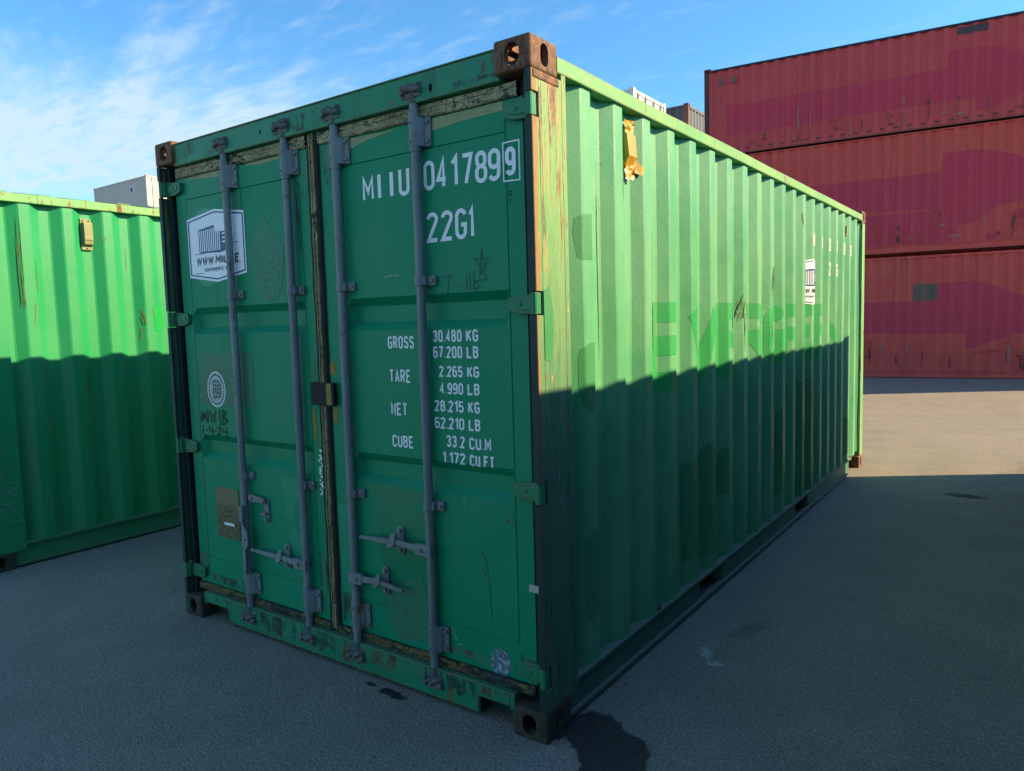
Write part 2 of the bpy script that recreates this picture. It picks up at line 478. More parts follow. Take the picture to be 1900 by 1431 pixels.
M['residue'] = ghostpatch_mat('old label residue', (0.055, 0.11, 0.075), (0.008, 0.20, 0.095), 0.9)
M['residue2'] = ghostpatch_mat('faint diamond residue', (0.015, 0.10, 0.06), (0.005, 0.225, 0.105), 0.75)
M['silver'] = ghostpatch_mat('torn silver sticker', (0.42, 0.50, 0.55), (0.05, 0.12, 0.13), 0.95)
M['sealprint'] = ghostpatch_mat('pale seal sticker print', (0.46, 0.55, 0.50), (0.16, 0.26, 0.21), 0.9)
M['scuff'] = ghostpatch_mat('scuffed bare patch', (0.055, 0.085, 0.05), (0.005, 0.20, 0.09), 0.75)


def asphalt(name, wet=False):
    m, t, bs, vec, tc = new_mat(name)
    p = tc.outputs['Object']
    big = t.noise(p, 0.35, 5, 0.6)
    mid = t.noise(p, 2.3, 5, 0.62)
    fine = t.noise(p, 170, 3, 0.75)
    vor = t.n('ShaderNodeTexVoronoi', {'Vector': p, 'Scale': 120.0, 'Randomness': 1.0}, feature='F1')
    vcol = t.n('ShaderNodeSeparateColor', {0: vor.outputs['Color']})
    stone = t.math('MULTIPLY', t.ramp(vcol.outputs[0], 0.55, 0.98), t.ramp(vor.outputs['Distance'], 0.15, 0.5, 1.0, 0.0))
    base = t.mix(t.ramp(mid, 0.3, 0.7), (0.275, 0.236, 0.192), (0.345, 0.292, 0.234))
    base = t.mix(t.ramp(big, 0.35, 0.7, 0, 0.5), base, (0.37, 0.315, 0.25))
    base = t.mix(t.ramp(fine, 0.38, 0.56, 0.72, 0.0), base, (0.045, 0.043, 0.040))
    base = t.mix(t.math('MULTIPLY', stone, 0.75), base, (0.50, 0.46, 0.39))
    gr2 = t.noise(p, 62, 4, 0.75)
    base = t.mix(t.ramp(gr2, 0.34, 0.50, 0.50, 0.0), base, (0.05, 0.048, 0.045))
    base = t.mix(t.ramp(gr2, 0.58, 0.70, 0.0, 0.45), base, (0.42, 0.38, 0.32))
    # scattered pale chips and dark specks, clustered
    clus = t.ramp(t.noise(p, 1.3, 3, 0.6), 0.46, 0.62)
    v2 = t.n('ShaderNodeTexVoronoi', {'Vector': p, 'Scale': 27.0, 'Randomness': 1.0}, feature='F1')
    c2 = t.n('ShaderNodeSeparateColor', {0: v2.outputs['Color']})
    base = t.mix(t.math('MULTIPLY', t.math('MULTIPLY', t.ramp(c2.outputs[1], 0.93, 0.94), clus), t.ramp(v2.outputs['Distance'], 0.05, 0.15, 0.9, 0.0)), base, (0.6, 0.58, 0.53))
    base = t.mix(t.math('MULTIPLY', t.ramp(c2.outputs[2], 0.982, 0.984), t.ramp(v2.outputs['Distance'], 0.06, 0.20, 0.8, 0.0)), base, (0.02, 0.02, 0.02))
    # oil and tyre stains
    oil = t.noise(t.scale(p, (1.0, 0.55, 1)), 0.9, 5, 0.66, 0.6)
    base = t.mix(t.ramp(oil, 0.60, 0.74, 0, 0.5), base, (0.05, 0.05, 0.052))

    def spot(x, y, rx, ry, col, f, nz, rot=0.0):
        mp = t.n('ShaderNodeMapping', {'Vector': p, 'Location': (x, y, 0), 'Rotation': (0, 0, rot), 'Scale': (rx, ry, 100.0)}, vector_type='TEXTURE')
        ln = t.n('ShaderNodeVectorMath', {0: mp.outputs[0]}, operation='LENGTH').outputs['Value']
        if f == 0.75 or f == 0.7:
            ln = t.math('ADD', ln, t.ramp(t.noise(p, 75, 4, 0.75), 0.42, 0.58, 0.0, 0.9))
        k = t.math('ADD', ln, t.math('MULTIPLY', t.math('SUBTRACT', nz, 0.5), 2.4))
        return t.mix(t.ramp(k, 0.75, 1.05, f, 0.0), base, col)
    nz = t.noise(p, 26, 5, 0.7)
    base = spot(0.21, 1.06, 0.035, 0.10, (0.5, 0.5, 0.47), 0.75, t.noise(p, 18, 5, 0.75), 0.5)
    base = spot(0.29, 0.97, 0.05, 0.03, (0.5, 0.5, 0.47), 0.7, t.noise(p, 18, 5, 0.75), 0.2)
    base = spot(0.30, 1.42, 0.05, 0.16, (0.08, 0.08, 0.08), 0.4, nz, -0.4)
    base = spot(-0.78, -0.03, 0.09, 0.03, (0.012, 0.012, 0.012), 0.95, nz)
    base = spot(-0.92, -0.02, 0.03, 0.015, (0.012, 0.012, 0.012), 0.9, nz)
    base = spot(0.99, 5.05, 0.16, 0.08, (0.03, 0.03, 0.03), 0.85, nz)
    # long worn wheel lines across the far lit area
    wl = t.noise(t.scale(p, (0.5, 5.0, 1)), 1.0, 4, 0.6, 0.3)
    base = t.mix(t.ramp(wl, 0.55, 0.72, 0, 0.22), base, (0.24, 0.22, 0.19))
    if wet:
        base = t.mix(1.0, base, (0.15, 0.16, 0.17), 'MULTIPLY')
    t.set(bs.inputs['Base Color'], base)
    t.set(bs.inputs['Roughness'], 0.42 if wet else 0.88)
    t.set(bs.inputs['Specular IOR Level'], 0.4 if wet else 0.25)
    h = t.math('ADD', t.math('ADD', t.math('MULTIPLY', fine, 0.6), t.math('MULTIPLY', gr2, 0.9)), t.math('ADD', t.math('MULTIPLY', vor.outputs['Distance'], -0.9), t.math('MULTIPLY', mid, 0.8)))
    t.set(bs.inputs['Normal'], t.n('ShaderNodeBump', {'Height': h, 'Strength': 0.55, 'Distance': 0.007}).outputs[0])
    return m


M['asphalt'] = asphalt('worn asphalt')
M['wet'] = asphalt('wet asphalt', True)

# ------------------------------------------------------------------ ground
g = MB()
R0 = 900.0
ring = [(-60, -60), (60, -60), (60, 60), (-60, 60)]
g.add([(x, y, 0) for x, y in ring] + [(x * 15, y * 15, 0) for x, y in ring],
      [(0, 1, 2, 3), (4, 5, 1, 0), (5, 6, 2, 1), (6, 7, 3, 2), (7, 4, 0, 3)])
go = g.obj('ground', M['asphalt'])
go['kind'] = 'structure'

# damp stain spreading from the corner of the box
core = [(-0.06, 0.16), (-0.02, 0.25), (0.04, 0.30), (0.10, 0.315), (0.15, 0.285), (0.19, 0.25), (0.26, 0.235), (0.31, 0.20), (0.345, 0.14),
        (0.365, 0.06), (0.37, -0.04), (0.39, -0.16), (0.33, -0.27), (0.22, -0.24), (0.185, -0.13), (0.17, -0.05), (0.12, 0.02), (0.07, 0.06),
        (0.03, 0.09), (-0.02, 0.06), (-0.06, 0.08)]
pts = []
for i in range(len(core)):
    a, b = Vector((*core[i], 0)), Vector((*core[(i + 1) % len(core)], 0))
    for k in range(12):
        q = a.lerp(b, k / 12)
        e = Vector((noise.noise(q * 22), noise.noise(q * 22 + Vector((9, 3, 5))), 0)) * 0.018 + \
            Vector((noise.noise(q * 75), noise.noise(q * 75 + Vector((4, 8, 1))), 0)) * 0.009
        pts.append((q.x + e.x, q.y + e.y, 0.004))
pm = MB()
pm.add(pts, [tuple(range(len(pts)))])
po = pm.obj('puddle', M['wet'], fix=False)
po['kind'] = 'structure'

# loose grit scattered over the yard
gr = MB()
rg = random.Random(21)
for i in range(420):
    if i < 220:
        x, y = rg.uniform(.05, 1.9), rg.uniform(-1.0, 6.0)
    else:
        x, y = rg.uniform(-4.0, 1.6), rg.uniform(-2.0, -.05)
    q = rg.random() ** 3 * .006 + .0022
    vs = []
    for (a, b, c) in ((1, 0, 0), (0, 1, 0), (-1, 0, 0), (0, -1, 0), (0, 0, 1), (0, 0, -.6)):
        k = q * rg.uniform(.6, 1.3)
        vs.append((x + a * k + rg.uniform(-.2, .2) * q, y + b * k + rg.uniform(-.2, .2) * q, max(0.0, q * .5 + c * k * .8)))
    gr.add(vs, [(0, 1, 4), (1, 2, 4), (2, 3, 4), (3, 0, 4), (1, 0, 5), (2, 1, 5), (3, 2, 5), (0, 3, 5)])
M['grit'] = flat('pale stone grit', (0.42, 0.40, 0.36), 0.85, var=.7, scale=3)
gro = gr.obj('gravel', M['grit'])
gro['kind'] = 'stuff'

# ------------------------------------------------------------------ stroke lettering


def stad(x0, y0, x1, y1, n=8):
    r = min(x1 - x0, y1 - y0) / 2
    out = []
    for cx, cy, a0 in ((x1 - r, y0 + r, -90), (x1 - r, y1 - r, 0), (x0 + r, y1 - r, 90), (x0 + r, y0 + r, 180)):
        for i in range(n + 1):
            a = math.radians(a0 + 90 * i / n)
            p = (cx + r * math.cos(a), cy + r * math.sin(a))
            if not out or (abs(p[0] - out[-1][0]) + abs(p[1] - out[-1][1])) > 1e-5:
                out.append(p)
    if abs(out[0][0] - out[-1][0]) + abs(out[0][1] - out[-1][1]) < 1e-5:
        out.pop()
    return out


def arc(cx, cy, rx, ry, a0, a1, n=9):
    return [(cx + rx * math.cos(math.radians(a0 + (a1 - a0) * i / n)), cy + ry * math.sin(math.radians(a0 + (a1 - a0) * i / n))) for i in range(n + 1)]


GW = {'I': 0.0, '1': 0.20, '.': 0.0, ' ': 0.22, 'M': 0.46, 'W': 0.56, '-': 0.25}


def glyph(c):
    """strokes as (points, closed); box 0..w by 0..1 for stroke centre lines"""
    a = 0.38
    h = a / 2
    G = {
        'M': [([(0, 0), (0, 1), (.23, .35), (.46, 1), (.46, 0)], 0)],
        'I': [([(0, 0), (0, 1)], 0)],
        'U': [([(0, 1), (0, h)] + arc(h, h, h, h, 180, 360)[1:] + [(a, 1)], 0)],
        '0': [(stad(0, 0, a, 1), 1)],
        'O': [(stad(0, 0, a, 1), 1)],
        '1': [([(0, .8), (.2, 1), (.2, 0)], 0)],
        '2': [(arc(h, 1 - h, h, h, 175, -25) + [(0, 0), (a, 0)], 0)],
        '3': [(arc(h, .76, h, .24, 165, -80) + arc(h, .27, h, .27, 80, -165), 0)],
        '4': [([(.27, 0), (.27, 1), (0, .28), (a, .28)], 0)],
        '5': [([(a, 1), (.03, 1), (0, .56)] + arc(h, .3, h, .3, 120, -160), 0)],
        '6': [(stad(0, 0, a, .58), 1), ([(0, .29), (0, .75)] + arc(h, .80, h, .20, 180, 20)[1:], 0)],
        '7': [([(0, 1), (a, 1), (.13, 0)], 0)],
        '8': [(stad(0, 0, a, .53), 1), (stad(.02, .53, a - .02, 1), 1)],
        '9': [(stad(0, .42, a, 1), 1), ([(a, .71), (a, .25)] + arc(h, .20, h, .20, 0, -160)[1:], 0)],
        'G': [(arc(h, .78, h, .22, 15, 180) + arc(h, .22, h, .22, 180, 360) + [(a, .47), (h, .47)], 0)],
        'C': [(arc(h, .78, h, .22, 5, 180) + arc(h, .22, h, .22, 180, 355), 0)],
        'S': [(arc(h, .76, h, .24, 10, 265) + arc(h, .26, h, .26, 85, -170), 0)],
        'K': [([(0, 0), (0, 1)], 0), ([(a, 1), (0.02, .42)], 0), ([(.13, .58), (a, 0)], 0)],
        'L': [([(0, 1), (0, 0), (a, 0)], 0)],
        'B': [([(0, 0), (0, 1), (.2, 1)] + arc(.2, .77, .17, .23, 90, -90)[1:] + [(0, .54)], 0), ([(.2, .54)] + arc(.2, .27, .18, .27, 90, -90)[1:] + [(0, 0)], 0)],
        'T': [([(0, 1), (a, 1)], 0), ([(h, 1), (h, 0)], 0)],
        'A': [([(0, 0), (h, 1), (a, 0)], 0), ([(.07, .3), (a - .07, .3)], 0)],
        'R': [([(0, 0), (0, 1), (.2, 1)] + arc(.2, .75, .18, .25, 90, -90)[1:] + [(0, .5)], 0), ([(.2, .5), (a, 0)], 0)],
        'E': [([(a, 1), (0, 1), (0, 0), (a, 0)], 0), ([(0, .52), (a * .85, .52)], 0)],
        'F': [([(a, 1), (0, 1), (0, 0)], 0), ([(0, .52), (a * .85, .52)], 0)],
        'N': [([(0, 0), (0, 1), (a, 0), (a, 1)], 0)],
        'V': [([(0, 1), (h, 0), (a, 1)], 0)],
        'W': [([(0, 1), (.14, 0), (.28, .9), (.42, 0), (.56, 1)], 0)],
        'Ü': [([(0, 1), (0, h)] + arc(h, h, h, h, 180, 360)[1:] + [(a, 1)], 0), ([(.1, 1.22), (.1, 1.3)], 0), ([(.28, 1.22), (.28, 1.3)], 0)],
        '-': [([(0, .5), (.25, .5)], 0)],
        '.': [([(0, 0), (0, .06)], 0)],
        ' ': [],
    }
    return G[c], GW.get(c, a)


def ribbon(pts, closed, th):
    """flat quads along a centre line with mitred corners"""
    P = [Vector(p) for p in pts]
    Q = [P[0]]
    for p in P[1:]:
        if (p - Q[-1]).length > 1e-6:
            Q.append(p)
    P = Q
    n = len(P)
    L, Rr = [], []
    for i in range(n):
        if closed:
            a, b = P[i - 1], P[(i + 1) % n]
        else:
            a, b = P[max(i - 1, 0)], P[min(i + 1, n - 1)]
        d1 = (P[i] - a) if (closed or i > 0) else (b - P[i])
        d2 = (b - P[i]) if (closed or i < n - 1) else (P[i] - a)
        d1, d2 = d1.normalized(), d2.normalized()
        n1, n2 = Vector((-d1.y, d1.x)), Vector((-d2.y, d2.x))
        mt = (n1 + n2)
        if mt.length < 1e-4:
            mt = n1.copy()
        mt.normalize()
        k = 1 / max(mt.dot(n1), 0.42)
        L.append(P[i] + mt * th / 2 * k)
        Rr.append(P[i] - mt * th / 2 * k)
    polys = []
    for i in range(n if closed else n - 1):
        j = (i + 1) % n
        polys.append([tuple(L[i]), tuple(Rr[i]), tuple(Rr[j]), tuple(L[j])])
    return polys


def text2d(s, u0, u1, v0, v1, th, gap=0.17, slant=0.0):
    """quads for a string squeezed into the box u0..u1, v0..v1"""
    H = v1 - v0
    gs = [glyph(c) for c in s]
    hh = H - th
    # natural widths in height units
    tot = sum(gw for _, gw in gs)
    ns = len(s) - 1
    room = (u1 - u0) - len(s) * th - ns * gap * H * 0.55
    k = max(room / max(tot, 1e-6), 0.02)
    u = u0
    out = []
    for sts, gw in gs:
        for si, (pp, cl) in enumerate(sts):
            q = [(u + th / 2 + x * k, v0 + th / 2 + y * hh) for x, y in pp]
            for poly in ribbon(q, cl, th):
                out.append([(x + slant * (y - v0), y, si * .00035) for x, y in poly])
        u += gw * k + th + gap * H * 0.55
    return out


def rect(u0, u1, v0, v1):
    return [(u0, v0), (u1, v0), (u1, v1), (u0, v1)]


def frame2d(poly, th):
    return ribbon(poly, True, th)


def decal(name, polys, place, mat, parent, ucuts=(), vcuts=(), keep=None, label=None):
    """flat print laid on a shaped surface: place(u, v) -> point; cut along the surface's bends"""
    bm = bmesh.new()
    for poly in polys:
        vs = [bm.verts.new((p[0], p[1], p[2] if len(p) > 2 else 0)) for p in poly]
        try:
            bm.faces.new(vs)
        except ValueError:
            pass
    us = [v.co.x for v in bm.verts]
    vs_ = [v.co.y for v in bm.verts]
    for c in ucuts:
        if min(us) < c < max(us):
            bmesh.ops.bisect_plane(bm, geom=bm.verts[:] + bm.edges[:] + bm.faces[:], plane_co=(c, 0, 0), plane_no=(1, 0, 0), dist=1e-6)
    for c in vcuts:
        if min(vs_) < c < max(vs_):
            bmesh.ops.bisect_plane(bm, geom=bm.verts[:] + bm.edges[:] + bm.faces[:], plane_co=(0, c, 0), plane_no=(0, 1, 0), dist=1e-6)
    if keep:
        kill = [f for f in bm.faces if not keep(f.calc_center_median())]
        bmesh.ops.delete(bm, geom=kill, context='FACES')
    for f in bm.faces:
        f.normal_update()
        if f.normal.z < 0:
            f.normal_flip()
    for v in bm.verts:
        v.co = place(v.co.x, v.co.y, v.co.z)
    me = bpy.data.meshes.new(name)
    bm.to_mesh(me)
    bm.free()
    return link(name, me, mat, parent, label)


# ------------------------------------------------------------------ container pieces (local: x -CW..0, y 0..L, z 0..H)
CW = 2.438
PITCH, DEP = 0.278, 0.045


def raw_prof(t):
    t %= PITCH
    if t < .068: return DEP * t / .068
    if t < .138: return DEP
    if t < .206: return DEP * (.206 - t) / .068
    return 0.0


def prof(y, e0):
    return sum(raw_prof(y - e0 + d) for d in (-.005, -.0025, 0, .0025, .005)) / 5


def breaks(ya, yb, e0):
    out = [ya]
    k = int((ya - e0) / PITCH) - 2
    while e0 + k * PITCH < yb:
        for t in (-.006, .006, .062, .074, .132, .144, .200, .212):
            y = e0 + k * PITCH + t
            if ya + 1e-4 < y < yb - 1e-4:
                out.append(y)
        k += 1
    out.append(yb)
    return sorted(out)


def casting_mesh(sx, sy, sz, holes):
    """corner fitting with a rounded slot through each face listed in holes ('x+','y-',..); lower corner at 0"""
    bm = bmesh.new()
    S = (sx, sy, sz)

    def shell(o, s, flip, tin):
        c = {}
        for i in (0, 1):
            for j in (0, 1):
                for k in (0, 1):
                    c[i, j, k] = bm.verts.new((o[0] + s[0] * i, o[1] + s[1] * j, o[2] + s[2] * k))
        rings = {}
        for ax in range(3):
            for d in (0, 1):
                key = 'xyz'[ax] + ('+' if d else '-')
                ua, va = [a for a in range(3) if a != ax]
                idx = []
                for (p, q) in ((0, 0), (1, 0), (1, 1), (0, 1)):
                    t = [0, 0, 0]
                    t[ax], t[ua], t[va] = d, p, q
                    idx.append(c[tuple(t)])
                if key in holes:
                    hu, hv = holes[key]
                    cu, cv = S[ua] / 2, S[va] / 2
                    loop = stad(cu - hu, cv - hv, cu + hu, cv + hv, 6)
                    hp = []
                    for (a, b) in loop:
                        t = [0, 0, 0]
                        t[ax] = o[ax] + s[ax] * d
                        t[ua], t[va] = a, b
                        hp.append(bm.verts.new(t))
                    # loop starts at bottom right heading to top right; quarter groups
                    n = len(hp)
                    quad = [[], [], [], []]
                    for i, (a, b) in enumerate(loop):
                        q = (0 if a < cu else 1) if b < cv else (3 if a < cu else 2)
                        quad[q].append(i)
                    own = {}
                    for q in range(4):
                        for i in quad[q]:
                            own[i] = q
                    for i in range(n):
                        j = (i + 1) % n
                        if own[i] == own[j]:
                            bm.faces.new((idx[own[i]], hp[i], hp[j]))
                        else:
                            bm.faces.new((idx[own[i]], hp[i], hp[j], idx[own[j]]))
                    rings[key] = hp
                else:
                    bm.faces.new(idx)
        return rings
    t = 0.026
    r1 = shell((0, 0, 0), S, False, 0)
    r2 = shell((t, t, t), (sx - 2 * t, sy - 2 * t, sz - 2 * t), True, t)
    for k in r1:
        a, b = r1[k], r2[k]
        for i in range(len(a)):
            j = (i + 1) % len(a)
            bm.faces.new((a[i], a[j], b[j], b[i]))
    bmesh.ops.recalc_face_normals(bm, faces=bm.faces)
    # bevel outer edges
    outer = [e for e in bm.edges if len(e.link_faces) == 2 and all(
        any(abs(v.co[a] - lim) < 1e-6 for a in range(3) for lim in (0, S[a])) for v in e.verts)
        and e.calc_face_angle(0) > 1.2 and all(
        sum(1 for a in range(3) if abs(v.co[a]) < 1e-6 or abs(v.co[a] - S[a]) < 1e-6) == 3 for v in e.verts)]
    bmesh.ops.bevel(bm, geom=outer, offset=0.011, segments=3, affect='EDGES', profile=0.5)
    me = bpy.data.meshes.new('corner_casting')
    bm.to_mesh(me)
    bm.free()
    return me


CAST = {}


def add_castings(root, L, H, mats):
    """eight fittings; mats(i) gives the material for index (right?, far?, top?)"""
    for rx in (0, 1):
        for fy in (0, 1):
            for tz in (0, 1):
                holes = {('x+' if rx else 'x-'): (.026, .040) if True else 0,
                         ('y+' if fy else 'y-'): (.032, .040), ('z+' if tz else 'z-'): (.034, .058)}
                key = (rx, fy, tz)
                if key not in CAST:
                    CAST[key] = casting_mesh(.162, .178, .118, holes)
                me = CAST[key].copy()
                o = link('corner_casting', me, mats(rx, fy, tz), root)
                o.location = ((-.162 if rx else -CW), (L - .178 if fy else 0), (H - .118 if tz else 0))


def wall_mesh(ya, yb, z0, z1, e0, xo, sgn, zn=1, disp=None):
    """corrugated sheet in the plane x = xo facing sgn*x"""
    ys = breaks(ya, yb, e0)
    zs = [z0 + (z1 - z0) * i / zn for i in range(zn + 1)]
    rows = []
    for z in zs:
        rows.append([(xo - sgn * (prof(y, e0) + (disp(y, z) if disp else 0)), y, z) for y in ys])
    m = MB()
    m.grid(rows)
    if sgn < 0:
        m.f = [tuple(reversed(f)) for f in m.f]
    return m


def end_mesh(z0, z1, yo, sgn, e0=0.1):
    xs = breaks(-CW + .10, -.10, e0 - CW)
    rows = [[(x, yo - sgn * prof(x, e0 - CW), z) for x in xs] for z in (z0, z1)]
    m = MB()
    m.grid(rows)
    if sgn > 0:
        m.f = [tuple(reversed(f)) for f in m.f]
    return m


def roof_mesh(L, H, lip=0.0):
    rows = []
    ys = [0.12]
    y = 0.2
    while y < L - 0.15:
        ys += [y, y + .05, y + .12, y + .17]
        y += 0.28
    ys.append(L - 0.12)
    for x in (-CW + .02, -CW + .09, -CW / 2, -.09, -.02):
        r = []
        for i, yy in enumerate(ys):
            k = (i - 1) % 4
            up = (0.018 if abs(x + CW / 2) < 1.15 else -.004) if (0 < i < len(ys) - 1 and k in (1, 2)) else 0.0
            r.append((x, yy, H - .041 + up + lip * (0.5 + 0.5 * noise.noise(Vector((yy * 3, x, 2))))))
        rows.append(r)
    m = MB()
    m.grid(rows)
    m.f = [tuple(reversed(f)) for f in m.f]
    return m


def box_container(name, label, group, loc, rotz, L, H, mt, door=False, e0=0.165, zn=1, lip=0.0, postw=0.13, wz0=.166, railh=.06):
    """closed steel box with its frame; mt: wall, rail, low, post, casting materials"""
    r = empty(name, label, 'shipping container', loc, rotz, group)
    zt = H - .041
    for side in (0, 1):
        xo, sg = (-.014, 1) if side == 0 else (-CW + .014, -1)
        wall_mesh(postw - .01, L - .10, wz0, zt - railh + .004, e0, xo, sg, zn).obj('side_wall', mt['wall'], r, fix=False)
        m = MB()
        xa, xb = (-.06, 0) if side == 0 else (-CW, -CW + .06)
        m.box(xa, xb, .178, L - .178, zt - railh, zt)
        m.obj('top_rail', mt.get('toprail', mt['rail']), r, bevel=.006)
        m = MB()
        x0 = 0 if side == 0 else -CW
        s = -1 if side == 0 else 1
        if wz0 < .1:
            m.box(x0 + s * .004, x0 + s * .05, .18, L - .18, .006, wz0)
        else:
            m.box(x0 + s * .004, x0 + s * .08, .18, L - .18, .15, .166)
            m.box(x0 + s * .028, x0 + s * .045, .18, L - .18, .03, .15)
            m.box(x0 + s * .014, x0 + s * .045, .18, L - .18, .016, .03)
        m.obj('bottom_rail', mt['low'], r)
        for fy in (0, 1):
            pw = postw if fy == 0 else .11
            m = MB()
            ya, yb = (0.004, pw) if fy == 0 else (L - pw, L - 0.004)
            m.box(x0 + s * .002, x0 + s * .10, ya, yb, .118, H - .118)
            m.obj('corner_post', mt['post'], r, bevel=.004)
    add_castings(r, L, H, lambda a, b, c: mt['cast'])
    roof_mesh(L, H, lip).obj('roof', mt['rail'], r, fix=False)
    m = MB()
    m.box(-CW + .05, -.05, .03, L - .03, .12, .15)
    m.obj('floor', M['wood'], r)
    for fy in (0, 1):
        ya, yb = (.02, .09) if fy == 0 else (L - .09, L - .02)
        m = MB()
        m.box(-CW + .162, -.162, ya, yb, .02, .15)
        m.obj('end_sill', mt['low'], r)
        m = MB()
        m.box(-CW + .162, -.162, ya, yb, zt - .09, zt)
        m.obj('end_header', mt['rail'], r)
    end_mesh(.15, zt - .09, L - .03, 1).obj('end_wall', mt['wall'], r, fix=False)
    if door:
        for a, b in ((-CW + .085, -CW / 2 - .006), (-CW / 2 + .006, -.085)):
            m = MB()
            m.box(a, b, .055, .10, .155, zt - .095)
            d = m.obj('door', mt['wall'], r)
            for q in (.26, .74):
                xx = a + (b - a) * q
                k = MB()
                k.cyl((xx, .034, .06), (xx, .034, zt - .02), .019, 8)
                k.box(xx - .045, xx + .045, .008, .054, zt - .075, zt - .015)
                k.box(xx - .045, xx + .045, .008, .054, .07, .13)
                k.box(xx - .02, xx + .07, .012, .055, zt - .25, zt - .14)
                k.obj('lock_rod', mt.get('rod', M['galv']), d)
    else:
        end_mesh(.15, zt - .09, .03, -1).obj('end_wall', mt['wall'], r, fix=False)
    return r


def side_place(e0, disp=None, xo=-.014, off=.0022):
    return lambda u, v, l=0: Vector((xo - prof(u, e0) - (disp(u, v) if disp else 0) + off + l, u, v))


# ------------------------------------------------------------------ the main green container
L0, H0 = 6.058, 2.591
E0 = 0.163
main = empty('shipping_container', 'large green container in the foreground with white code lettering and grey rods on its doors', 'shipping container',
             (0, 0, 0), 0, 'shipping containers standing in the yard')


def mdisp(y, z):
    v = Vector((y * 1.1, z * 0.9, 3.3))
    d = .0045 * noise.noise(v) + .003 * noise.noise(v * 2.7)
    # a shallow knock
    d += .010 * math.exp(-((y - 2.9) / .12) ** 2 - ((z - 1.66) / .12) ** 2)
    d += .009 * math.exp(-((y - 2.35) / .12) ** 2 - ((z - 1.62) / .10) ** 2)
    edge = min(1.0, (2.49 - z) / .25, (z - .166) / .2)
    return d * max(edge, 0)


ZN = 16
ZW0, ZW1 = .1662, 2.494
SW = wall_mesh(.20, L0 - .10, ZW0, ZW1, E0, -.014, 1, ZN, mdisp).obj('side_wall', M['side'], main, fix=False, label='sunlit corrugated side wall with faded paint')
wall_mesh(.20, L0 - .10, ZW0, ZW1, E0, -CW + .014, -1, 1).obj('side_wall', M['side'], main, fix=False)
YB = breaks(.20, L0 - .10, E0)
ZB = [ZW0 + (ZW1 - ZW0) * i / ZN for i in range(ZN + 1)]
SP = side_place(E0, mdisp)


def sdec(name, polys, mat, off=.0022, keep=None, parent=SW):
    return decal(name, polys, side_place(E0, mdisp, off=off), mat, parent, YB, ZB, keep)


# top rails
for s in (0, 1):
    m = MB()
    a, b = (-.06, 0) if s == 0 else (-CW, -CW + .06)
    n = 40
    rows = []
    ys = [.176 + (L0 - .352) * i / n for i in range(n + 1)]
    ring = ((a, 2.492), (b, 2.492), (b, 2.552), (a, 2.552), (a, 2.492))
    for y in ys:
        dz = .0025 * noise.noise(Vector((y * 1.6, s, 0))) + .0012 * noise.noise(Vector((y * 5, s, 4)))
        dx = .003 * noise.noise(Vector((y * 1.3, s, 8)))
        rows.append([(x + dx, y, z + dz) for x, z in ring])
    m.grid(rows)
    m.obj('top_rail', M['rail'], main, bevel=.005)

# bottom rails with fork pockets
for s in (0, 1):
    x0, k = (0, -1) if s == 0 else (-CW, 1)
    m = MB()
    m.box(x0 + k * .004, x0 + k * .075, .21, 5.53, .152, .166)
    for ya, yb in ((.19, 1.60), (1.965, 3.575), (3.955, 5.53)):
        m.box(x0 + k * .030, x0 + k * .045, ya, yb, .034, .152)
    m.box(x0 + k * .010, x0 + k * .045, .19, 5.53, .018, .034)
    br = m.obj('bottom_rail', M['lowrail'], main)
    if s == 0:
        for ya, yb in ((1.60, 1.965), (3.575, 3.955)):
            m = MB()
            m.box(-.5, -.032, ya + .002, ya + .012, .034, .152)
            m.box(-.5, -.032, yb - .012, yb - .002, .034, .152)
            m.box(-.52, -.5, ya + .002, yb - .002, .034, .152)
            m.obj('fork_pocket', M['lowrail'], br)
m = MB()
m.box(-CW + .05, -.05, .11, L0 - .1, .126, .15)
m.obj('floor', M['wood'], main)
roof_mesh(L0, H0 - .002).obj('roof', M['rail'], main, fix=False)
end_mesh(.15, 2.46, L0 - .03, 1).obj('end_wall', M['side'], main, fix=False)
m = MB(); m.box(-CW + .162, -.162, L0 - .09, L0 - .02, .02, .15); m.obj('end_sill', M['lowrail'], main)
m = MB(); m.box(-CW + .162, -.162, L0 - .09, L0 - .02, 2.46, 2.55); m.obj('end_header', M['rail'], main)

HZ = (2.353, 1.655, .957, .25)      # hinge heights
# rear (door end) corner posts: outer plate, front lip, inner channel
for s in (0, 1):
    x0, k = (0, -1) if s == 0 else (-CW, 1)
    m = MB()
    m.box(x0 + k * .003, x0 + k * .012, .050, .205, .118, H0 - .118)
    m.box(x0 + k * .003, x0 + k * .012, .205, .236, .118, H0 - .06)
    zs = [.118]
    for h in reversed(HZ):
        zs += [h - .043, h + .043]
    zs.append(H0 - .118)
    for i in range(0, len(zs), 2):
        m.box(x0 + k * .003, x0 + k * .012, .006, .050, zs[i], zs[i + 1])
    post = m.obj('corner_post', M['post'], main, bevel=.003)
    m = MB()
    for i in range(0, len(zs), 2):
        m.box(x0 + k * .004, x0 + k * .030, .0035, .0058, zs[i], zs[i + 1])
        m.box(x0 + k * .0125, x0 + k * .030, .0058, .016, zs[i], zs[i + 1])
    m.box(x0 + k * .013, x0 + k * .112, .105, .118, .118, H0 - .118)
    m.box(x0 + k * .013, x0 + k * .030, .052, .105, .118, H0 - .118)
    m.box(x0 + k * .044, x0 + k * .060, .040, .060, .118, H0 - .118)
    m.obj('post_channel', M['darkpost'], post, label='dark grimy inner channel of the post')
    # far posts
    m = MB()
    m.box(x0 + k * .002, x0 + k * .10, L0 - .135, L0 - .003, .118, H0 - .118)
    m.obj('corner_post', M['rail'], main, bevel=.005)


